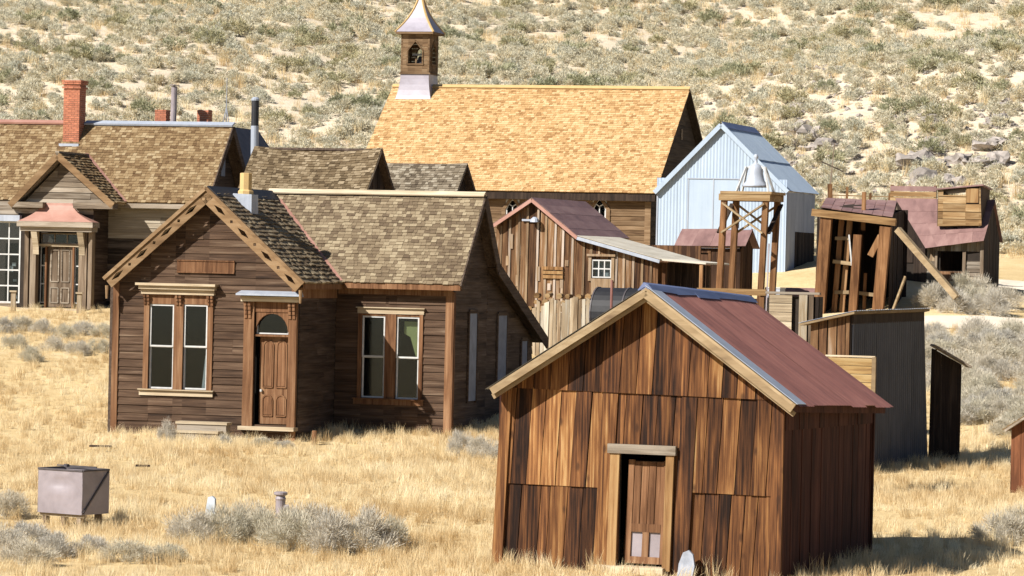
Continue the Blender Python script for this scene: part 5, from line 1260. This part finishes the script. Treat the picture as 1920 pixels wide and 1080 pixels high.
# plank crib, yellow plank panel, timbers
def cribs():
    q = drop(1488, 92); T = thing('plank_crib', 'crib of pale planks with dark gaps beside the rusty shed roof', 'crib', q, R(-16))
    top = at(1488, 552, 92).z-q.z; w_ = 98/76
    mp = lambda u, w, o: Vector((u, -o, w))
    MB().box(mp, -w_/2, w_/2, -.2, top-.05, -.5, -.06).build('inside', M['dark'], T)
    us = [-.5, -.36, -.05, .1, .3, .42, .5]
    for ua, ub, m in ((-.46, -.02, 'palev'), (.12, .28, 'palev'), (.31, .4, 'greywoodv'), (.44, .5, 'darkwood')):
        n = max(1, round((ub-ua)/.16))
        for k in range(7):
            if ub-ua > .3: MB().box(mp, ua*w_, ub*w_, top-.22*(k+1), top-.22*k-.012, .0, .04).build('plank', M['pale'], T)
        if ub-ua <= .3: MB().box(mp, ua*w_, ub*w_, -.2, top+random.uniform(-.05,.05), .0, .05).build('plank', M[m], T)
    MB().box(mp, -w_/2-.05, w_/2+.02, top+.0, top+.06, -.1, .06).build('top_rail', M['greywood'], T)
    q = drop(1598, 78); T = thing('plank_fence', 'low panel of yellow planks between shed roof and corrugated outbuilding', 'fence panel', q, R(-20))
    top = at(1598, 670, 78).z-q.z; w_ = 96/90
    for k in range(8): MB().box(mp, -w_/2, w_/2-.07, top-.17*(k+1), top-.17*k-.01, .0, .03+.01*(k % 2)).build('plank', M['shed_trimx'], T)
    MB().box(mp, w_/2-.065, w_/2+.02, -.2, top+.02, -.02, .05).build('post', M['rake'], T); MB().box(mp, -w_/2, -w_/2+.06, -.2, top, -.07, -.001).build('post', M['rake'], T)
    MB().box(mp, -w_/2, w_/2, top+.005, top+.04, -.03, .05).build('cap', M['pale'], T)
    q = drop(1372, 96); T = thing('timber_rail', 'long squared timber rail on posts below the bell tower', 'rail', q, R(-14)); z = at(1372, 547, 96).z-q.z
    MB().beam((-.9, 0, z), (.9, 0, z), .14, .16).build('beam', M['timberx'], T)
    for x in (-.8, .8): MB().beam((x, .02, -.2), (x, .02, z-.08), .1, .1).build('post', M['timber'], T)
    q = drop(1482, 127); T = thing('steel_cylinder', 'rusty purple cylinder lying beside the metal building', 'tank', (q.x, q.y, q.z+.2), R(-10)); MB().tube((-.85,0,.05), (.85,0,.05), .3, .3, 18).build('drum', M['rust2'], T); MB().box(mp, -.6, .6, -.3, -.2, -.2, .2).build('skid', M['greywood'], T)
    q = drop(1456, 122); T = thing('white_box', 'small pale metal box on the ground by the bell tower', 'box', (q.x, q.y, q.z), R(-30)); z = at(1456, 541, 122).z-q.z
    MB().box(mp, -.22, .22, z-.3, z, -.2, .2).build('body', M['galv'], T); MB().box(mp, -.24, .24, z+.001, z+.04, -.22, .22).build('lid', M['white'], T); MB().box(mp, -.15, .15, -.1, z-.301, -.12, .12).build('stand', M['darkwood'], T)
M['shed_trimx'] = wood('yellow_plank', [(.2,(.22,.12,.05)),(.5,(.45,.29,.12)),(.85,(.62,.46,.24))], 'x', .3, streak=10)
cribs()
def poles():
    q = drop(1559, 138); T = thing('leaning_pole', 'tall split pole leaning behind the collapsing shed', 'pole', q)
    p0 = at(1556, 345, 138)-q; p1 = at(1565, 268, 138)-q
    MB().beam((0,0,-.2), p0, .17, .17, Vector((0,1,0))).build('butt', M['timber'], T); MB().beam(p0-Vector((0,0,.2)), p1, .07, .07, Vector((0,1,0)), .4).build('spar', M['greywoodv'], T); MB().beam(at(1540, 303, 138)-q, at(1582, 322, 138)-q, .05, .05, Vector((0,1,0))).build('cross_arm', M['greywood'], T)
    F = thing('wire_fence', 'thin rail fence running behind the collapsing shed roof', 'fence', drop(1625, 146))
    b = F.location
    for px in (1584, 1628, 1664): 
        d = drop(px, 146)-b; MB().beam(d-Vector((0,0,.2)), (d.x, d.y, at(px, 350 if px < 1600 else 362, 146).z-b.z), .09, .09).build('post', M['timber'], F)
    for py in (366, 374): MB().beam(at(1560, py, 146)-b, at(1672, py+3, 146)-b, .05, .05).build('rail', M['rake'], F)
poles()
def right_shed():
    fr = Frame(1895, 884, 79, 20); fr.o.z = gz(fr.o.x, fr.o.y); a = fr.at
    B = bthing('red_shed', 'reddish board shed at the dry grass edge with a shingled roof', 'shed', fr)
    zt = a(1897, 800)[1]; W = 2.2; pk = zt+.75; F0 = fr.front(0); out = [(0, -.3), (W, -.3), (W, zt), (W/2, pk), (0, zt)]
    w = sheet(F0, out, [], -.05, -.004, 'wall', M['dark'], B); vboards(F0, out, [], .2, M['redboard'], w)
    MB().box(fr.right(0.05), .05, 2.4, -.3, zt, -.05, 0).box(fr.right(W), .02, 2.4, -.3, zt, -.05, -.0).box(fr.front(2.45), 0, W, -.3, zt, -.05, 0).build('wall', M['redboard'], B)
    r, mp, Lu, Lv = roof_slab((-.12, 2.6, zt-.06), (-.12, -.2, zt-.06), (W/2, 2.6, pk+.03), .05, M['greywood'], B); shingles(mp, Lu, Lv, .13, .15, M['sh_left'], r)
    r, mp, Lu, Lv = roof_slab((W+.12, -.2, zt-.06), (W+.12, 2.6, zt-.06), (W/2, -.2, pk+.03), .05, M['greywood'], B); shingles(mp, Lu, Lv, .13, .15, M['sh_left'], r)
M['redboard'] = wood('red_board', [(.1,(.09,.035,.018)),(.5,(.24,.095,.045)),(.9,(.4,.2,.1))], 'z', .4, streak=12)
right_shed()
# ================================================================== small things in the grass
def iron_box():
    fr = Frame(153, 985, 67, 34); fr.o.z = gz(fr.o.x, fr.o.y); a = fr.at
    T = bthing('iron_bin', 'square rusted sheet iron bin with a dented side on short wooden legs', 'bin', fr)
    x0 = a(71, 920)[0]; zt = a(153, 883)[1]; zb = a(153, 966)[1]; dep = fr.side(204, 920, 0)[0]
    b = MB(); t = .012
    for mp, L in ((lambda u, w, o: Vector((u, -o, w)), 0),): pass
    n = 10; vs = []
    for j in range(n+1):                       # dented front sheet
        for i in range(n+1):
            u, w_ = i/n, j/n; d = .055*math.exp(-((u-.5)/.16)**2-((w_-.68)/.1)**2) - .02*math.exp(-((u-.45)/.22)**2-((w_-.5)/.12)**2)
            vs.append((x0+(0-x0)*u, d, zb+(zt-zb)*w_))
    b.add(vs, [(j*(n+1)+i, j*(n+1)+i+1, (j+1)*(n+1)+i+1, (j+1)*(n+1)+i) for j in range(n) for i in range(n)])
    f = b.build('front_sheet', M['steel'], T, smooth=True)
    MB().box(fr.right(0), .0, dep, zb, zt, -.012, 0).build('side_sheet', M['steel'], T); MB().box(fr.right(x0), .0, dep, zb, zt, 0, .012).box(fr.front(dep), x0, 0, zb, zt, -.012, 0).box(lambda u, w, o: Vector((u, -o, w)), x0+.013, -.013, zb+.01, zb+.025, -dep+.013, -.06).build('sheet', M['steel'], T)
    MB().beam((.008, .02, zb+.03), (.008, dep-.02, zt-.03), .03, .03).build('strap', M['iron'], T)
    r = MB()
    for p, q in (((x0,0),(0,0)), ((0,0),(0,dep)), ((x0,dep),(0,dep)), ((x0,0),(x0,dep))): r.beam((*p, zt), (*q, zt), .035, .03)
    r.build('rim', M['iron'], T); MB().beam((x0+.1, dep*.55, zt+.05), (-.02, dep*.55, zt+.05), .025, .025).tube((x0+.35, dep*.5, zt+.03), (x0+.35, dep*.5, zt+.08), .05, .05, 8).build('latch_bar', M['iron'], T)
    for x in (x0+.12, x0*.5, -.12):
        for y in (.12, dep-.12): MB().beam((x, y, -.15), (x+random.uniform(-.03,.03), y, zb+.005), .09, .09).build('leg', M['greywoodv'], T)
    MB().beam((x0, .1, zb-.03), (0, .1, zb-.03), .08, .05).build('bearer', M['pale'], T)
iron_box()
def small_things():
    d = drop(403, 67.5); T = thing('marker_stone', 'narrow pale blue-white upright stone behind the sagebrush', 'stone', d, R(-20)); h = at(403, 930, 67.5).z-d.z
    MB().prism(lambda u, w, o: Vector((u+w*.06, -o, w)), [(-.11, -.1), (.1, -.1), (.09, h*.6), (.08, h-.05), (.02, h), (-.06, h-.02), (-.08, h*.6)], -.03, .03).build('stone', M['markerstone'], T)
    d = drop(535, 68); T = thing('iron_standpipe', 'rusty flanged iron standpipe rising out of the sagebrush', 'pipe', d); h = at(535, 922, 68).z-d.z
    MB().lathe((0,0,0), [(.09,-.1),(.09,h-.16),(.1,h-.13),(.08,h-.08),(.125,h-.05),(.125,h-.01),(.09,h)], 16).build('pipe', M['steel'], T, smooth=False); MB().tube((.05,-.02,h-.28), (.15,-.02,h-.28), .05, .05, 10).build('outlet', M['steel'], T)
    for (px, D, w_) in ((195, 86, .5), (275, 80, .3)):
        d = drop(px, D); T = thing('fallen_board', 'dark weathered board lying flat in the dry grass' , 'board', (d.x, d.y, d.z+.12), R(random.uniform(-15, 15)), 'boards lying in the grass')
        MB().box(lambda u, w, o: Vector((u, -o, w)), -w_/2, w_/2, -.02, .02, -.09, .09).build('board', M['darkwood'], T)
small_things()
# ================================================================== vegetation and rocks
def bush_mesh(name, seed, R_, H, n, bl, bw, mat, clumps=16, core=True):
    rnd = random.Random(seed); m = MB(); vs, fs = m.v, m.f
    cl = []
    for k in range(clumps):
        az = rnd.uniform(0, 2*math.pi); el = math.asin(rnd.uniform(.02, 1)); rr = rnd.uniform(.5, .95)
        cl.append((Vector((math.cos(az)*math.cos(el)*R_*rr, math.sin(az)*math.cos(el)*R_*rr, H*(.12+.75*math.sin(el)*rr))), rnd.uniform(.22, .42)*R_))
    for c, r in cl:
        b0 = Vector((c.x*.12, c.y*.12, 0)); d = (c-b0); q = d.orthogonal().normalized()*.012
        vs += [tuple(b0-q), tuple(b0+q), tuple(c)]; fs.append((len(vs)-3, len(vs)-2, len(vs)-1))
    for i in range(n):
        c, r = cl[i % clumps]
        d = Vector((rnd.gauss(0,1), rnd.gauss(0,1), rnd.gauss(.25,1))).normalized()
        p = c + d*r*rnd.uniform(.15, 1.0); p.z = max(.0, p.z*1.0)
        out = (Vector((p.x, p.y, p.z*.8+.1)).normalized()*.6 + d*.8 + Vector((0,0,.2))).normalized()
        L = bl*rnd.uniform(.5, 1.4); w_ = bw*rnd.uniform(.6, 1.4)
        s = out.cross(Vector((rnd.gauss(0,1), rnd.gauss(0,1), rnd.gauss(0,1)))).normalized()*w_
        k = len(vs); vs += [tuple(p-s*.5), tuple(p+s*.5), tuple(p+out*L)]; fs.append((k, k+1, k+2))
    me = bpy.data.meshes.new(name); me.from_pydata(vs, [], fs); me.materials.append(mat); me.update(); return me
def tuft_mesh(name, seed, n, h, spread, mat, w_=.006, lean=.5):
    rnd = random.Random(seed); vs, fs = [], []
    for i in range(n):
        a = rnd.uniform(0, 2*math.pi); r = spread*math.sqrt(rnd.random()); b = Vector((math.cos(a)*r, math.sin(a)*r, -.02))
        a2 = rnd.uniform(0, 2*math.pi); L = h*rnd.uniform(.45, 1.2); ln = rnd.uniform(.1, 1)*lean
        d1 = Vector((math.cos(a2)*ln*.5, math.sin(a2)*ln*.5, 1)).normalized(); d2 = Vector((math.cos(a2)*ln*1.6, math.sin(a2)*ln*1.6, .8)).normalized()
        s = Vector((-math.sin(a2+1), math.cos(a2+1), 0))*w_*rnd.uniform(.7, 1.5); p1 = b+d1*L*.55; p2 = p1+d2*L*.5; k = len(vs)
        vs += [tuple(b-s), tuple(b+s), tuple(p1+s*.7), tuple(p1-s*.7), tuple(p2)]; fs += [(k,k+1,k+2,k+3), (k+3,k+2,k+4)]
    me = bpy.data.meshes.new(name); me.from_pydata(vs, [], fs); me.materials.append(mat); me.update(); return me
SB = [bush_mesh('sagebrush', s, .55, .6, 6500, .075, .009, M['sage'], 22) for s in (1, 2, 3, 4)]
def put(name, me, loc, s, label, cat, group=None, sz=None):
    o = bpy.data.objects.new(name, me); col.objects.link(o); o.location = loc; o.scale = (s, s, sz or s); o.rotation_euler = (0, 0, random.uniform(0, 6.28))
    return tag(o, label, cat, group)
def bushes(spots, label, group):
    for (px, py, D, wpx, hpx) in spots:
        d = drop(px, D); k = FPX/D
        put('sagebrush', random.choice(SB), (d.x, d.y, d.z-.03), wpx/k/1.2, label, 'bush', group, hpx/k/.66)
bushes([(365,0,63.5,110,75),(430,0,64.2,120,85),(500,0,64,110,85),(555,0,63,130,95),(625,0,62.6,130,95),(690,0,62.9,140,100),(735,0,63.4,90,80),(590,0,65,120,85),(480,0,65.4,100,75)], 'grey sagebrush in the thick clump below the marker stone and standpipe', 'foreground sagebrush clump')
bushes([(20,0,68.5,90,60),(60,0,62,120,60),(120,0,60.5,110,55),(10,0,60.5,120,75),(180,0,61,90,45),(250,0,59.8,110,50),(60,0,59,120,60),(320,0,60.2,90,40)], 'pale low sagebrush growing around the iron bin', 'sagebrush around the iron bin')
bushes([(868,0,86.5,60,60),(905,0,86,70,50),(930,0,85.5,60,45)], 'pale twiggy sagebrush at the shaded end of the clapboard house', 'sagebrush at the house end')
bushes([(318,0,88.5,36,50),(500,0,87.8,60,24),(425,0,87.6,36,26),(540,0,87.6,50,20)], 'small green-grey bush by the house steps and door', 'bushes by the house steps')
bushes([(px, 0, D, 60, 34) for px, D in ((10,111),(45,112),(85,111.5),(120,110),(160,111.5),(195,111),(30,107),(100,107),(150,106),(60,103.5),(185,106.5))], 'tawny sagebrush in the strip before the long house porch', 'sagebrush before the porch')
bushes([(px, 0, D, 90, 55) for px, D in ((1755,124),(1790,122.5),(1825,123.5),(1858,122),(1880,124),(1810,126),(1840,126))], 'pale sagebrush before the leaning cabin', 'sagebrush before the cabin')
bushes([(1885,0,66.5,110,75),(1925,0,66.8,110,90)], 'dark-based sagebrush beside the long shed shadow', 'sagebrush beside the shed shadow')
bushes([(1665+48*k,0,57.6+random.uniform(-.3,.3),70,36) for k in range(7)], 'low pale brush in front of the shed shadow', 'low brush before the shed shadow')
sp = []
for k in range(70):
    D = random.uniform(93, 116); px = random.uniform(1735, 2010); sp.append((px, 0, D, random.uniform(60, 110), random.uniform(34, 60)))
bushes(sp, 'grey sagebrush on the bank behind the corrugated outbuilding', 'sagebrush on the bank')
# grass clumps that also serve as the pattern of the grass cover
GM = [tuft_mesh('dry_grass', s, 60, .15, .2, M['grass'], .0035, .8) for s in (1, 2, 3)] + [tuft_mesh('dry_grass', 9, 40, .3, .13, M['grass'], .004, lean=.45)]
GT = []
for k, px in enumerate((945, 1010, 1085, 1130, 1300, 1345, 1400, 1440, 1500, 1545, 1590)):
    d = drop(px, 59.6 if px < 1460 else 59.9); GT.append(put('grass_tuft', GM[3 if k % 2 else k % 3], d, 1.3, 'tuft of dry straw grass at the foot of the leaning board shed', 'grass tuft', 'grass tufts at the shed foot'))
def scatter(name, base, temps, density, smin, smax, seed, label, cat, noise_scale=None, lo=.4, hi=.6, tilt=.15, extra=None):
    tag(base, label, cat, kind='stuff'); base.name = name
    ng = bpy.data.node_groups.new(name, 'GeometryNodeTree'); ng.interface.new_socket('Geometry', in_out='INPUT', socket_type='NodeSocketGeometry'); ng.interface.new_socket('Geometry', in_out='OUTPUT', socket_type='NodeSocketGeometry')
    N = ng.nodes.new; L = ng.links.new
    gi, go = N('NodeGroupInput'), N('NodeGroupOutput'); dp = N('GeometryNodeDistributePointsOnFaces'); dp.inputs['Density'].default_value = density; dp.inputs['Seed'].default_value = seed
    L(gi.outputs[0], dp.inputs['Mesh'])
    if noise_scale:
        nz = N('ShaderNodeTexNoise'); nz.inputs['Scale'].default_value = noise_scale; nz.inputs['Detail'].default_value = 3
        pos = N('GeometryNodeInputPosition'); L(pos.outputs[0], nz.inputs['Vector'])
        mr = N('ShaderNodeMapRange'); mr.inputs['From Min'].default_value = lo; mr.inputs['From Max'].default_value = hi; mr.inputs['To Min'].default_value = density*.08; mr.inputs['To Max'].default_value = density
        L(nz.outputs[0], mr.inputs[0]); L(mr.outputs[0], dp.inputs['Density'])
    jn = N('GeometryNodeJoinGeometry')
    for t in temps:
        oi = N('GeometryNodeObjectInfo'); oi.inputs['Object'].default_value = t; oi.inputs['As Instance'].default_value = True; oi.transform_space = 'ORIGINAL'
        L(oi.outputs['Geometry'], jn.inputs[0])
    io = N('GeometryNodeInstanceOnPoints'); io.inputs['Pick Instance'].default_value = True
    ri = N('FunctionNodeRandomValue'); ri.data_type = 'INT'
    ii = [s for s in ri.inputs if s.type == 'INT' and s.name in ('Min', 'Max')]; ii[0].default_value = 0; ii[1].default_value = len(temps)-1
    L([s for s in ri.outputs if s.type == 'INT'][0], io.inputs['Instance Index'])
    rr = N('FunctionNodeRandomValue'); rr.data_type = 'FLOAT_VECTOR'; rr.inputs[0].default_value = (-tilt, -tilt, 0); rr.inputs[1].default_value = (tilt, tilt, 6.283); rr.inputs['Seed'].default_value = 3
    er = N('FunctionNodeEulerToRotation'); L(rr.outputs[0], er.inputs[0]); L(er.outputs[0], io.inputs['Rotation'])
    rs = N('FunctionNodeRandomValue'); rs.data_type = 'FLOAT'
    fl = [s for s in rs.inputs if s.type == 'VALUE' and s.name in ('Min', 'Max')]; fl[0].default_value = smin; fl[1].default_value = smax; rs.inputs['Seed'].default_value = 5
    L([s for s in rs.outputs if s.type == 'VALUE'][0], io.inputs['Scale'])
    L(dp.outputs['Points'], io.inputs['Points']); L(jn.outputs[0], io.inputs['Instance']); L(io.outputs[0], go.inputs[0])
    md = base.modifiers.new('scatter', 'NODES'); md.node_group = ng
    return base
def patch(y0, y1, st, k=.165, xa=None, xb=None):
    m = MB(); ys = spaced(y0, y1, st)+[y1]; n = 40
    for y in ys:
        a, b = (-k*y if xa is None else xa), (k*y if xb is None else xb)
        m.v += [(a+(b-a)*i/n, y, gz(a+(b-a)*i/n, y)) for i in range(n+1)]
    m.f = [(j*(n+1)+i, j*(n+1)+i+1, (j+1)*(n+1)+i+1, (j+1)*(n+1)+i) for j in range(len(ys)-1) for i in range(n)]
    return m.build('patch', M['grass'])
scatter('dry_grass', patch(52, 100, 1.2), GT[:4], 30, .45, 1.0, 1, 'short golden dry grass covering the open ground', 'grass', .35, .42, .58, .25)
scatter('dry_grass', patch(100, 119, 1.5), GT[:4], 12, .5, 1.0, 4, 'thin dry grass between the buildings', 'grass', .4, .4, .56, .25)
# hill cover
HB = []
for k in range(4):
    me = bush_mesh('hill_sagebrush', 20+k, .5, .5, 1000, .085, .032, M['olive'], 14)
    d = drop((1605, 1690, 1790, 1880)[k], (203, 199, 192, 196)[k])
    HB.append(put('hill_bush', me, d-Vector((0,0,.05)), 1.7, 'large olive bush on the rocky rise of the hillside', 'bush', 'olive bushes on the rocky rise', 1.5))
HS = []
for k in range(4):
    me = bush_mesh('hill_sagebrush', 30+k, .5, .5, 1000, .085, .032, M['sagehill'], 9+2*k)
    HS.append(put('hill_bush', me, drop((1560, 1640, 1735, 1830)[k], (172, 176, 171, 174)[k])-Vector((0,0,.05)), 1.5, 'pale grey sagebrush just above the roof of the leaning cabin and shed', 'bush', 'pale bushes at the foot of the hill', 1.4))
scatter('hill_brush', patch(158, 300, 3, .17), HB, .075, .9, 2.0, 17, 'scattered dark olive brush on the hillside', 'brush', .1, .35, .55, .12)
scatter('hill_sagebrush', patch(152, 300, 3, .17), HS, .85, .4, 1.5, 7, 'sagebrush covering the pale hillside behind the town', 'sagebrush', .12, .3, .5, .12)
scatter('hill_grass', patch(150, 300, 3, .17), GT[:3], 1.6, 1.2, 2.6, 11, 'straw coloured bunch grass between the hillside sagebrush', 'grass', .2, .35, .6, .2)
# rocks
def rock_mesh(seed):
    import bmesh
    from mathutils import noise as nz
    bm = bmesh.new(); bmesh.ops.create_icosphere(bm, subdivisions=3, radius=.5)
    rnd = random.Random(seed); off = Vector((rnd.uniform(0,50),)*3)
    for v in bm.verts:
        c = nz.cell_vector(v.co*2.2+off); v.co = v.co*(1+.7*nz.noise(v.co*2.4+off)+.35*nz.noise(v.co*6+off)) + (c-Vector((.5,.5,.5)))*.2; v.co.z *= .75
    me = bpy.data.meshes.new('boulder'); bm.to_mesh(me); bm.free(); me.materials.append(M['rock']); return me
RM = [rock_mesh(s) for s in range(4)]
BO = []
for k in range(34):
    cl = random.choice(((1500, 182, 35, 3), (1790, 178, 90, 4), (1760, 175, 60, 3), (1860, 181, 50, 3), (1480, 188, 25, 5)))
    d = drop(cl[0]+random.gauss(0, cl[2]*.5), cl[1]+random.gauss(0, cl[3])); s = random.uniform(.5, 1.6)
    BO.append(put('boulder', RM[k % 4], d, s, 'grey boulder in the rocky outcrops of the hillside', 'boulder', 'boulders on the rocky rise', s*random.uniform(.6, 1.1)))
scatter('rubble', patch(166, 212, 2, 0, 10, 36), BO[:4], 2.6, .08, .34, 13, 'pale stony rubble on the right part of the hillside', 'rubble', .15, .35, .6, .5)
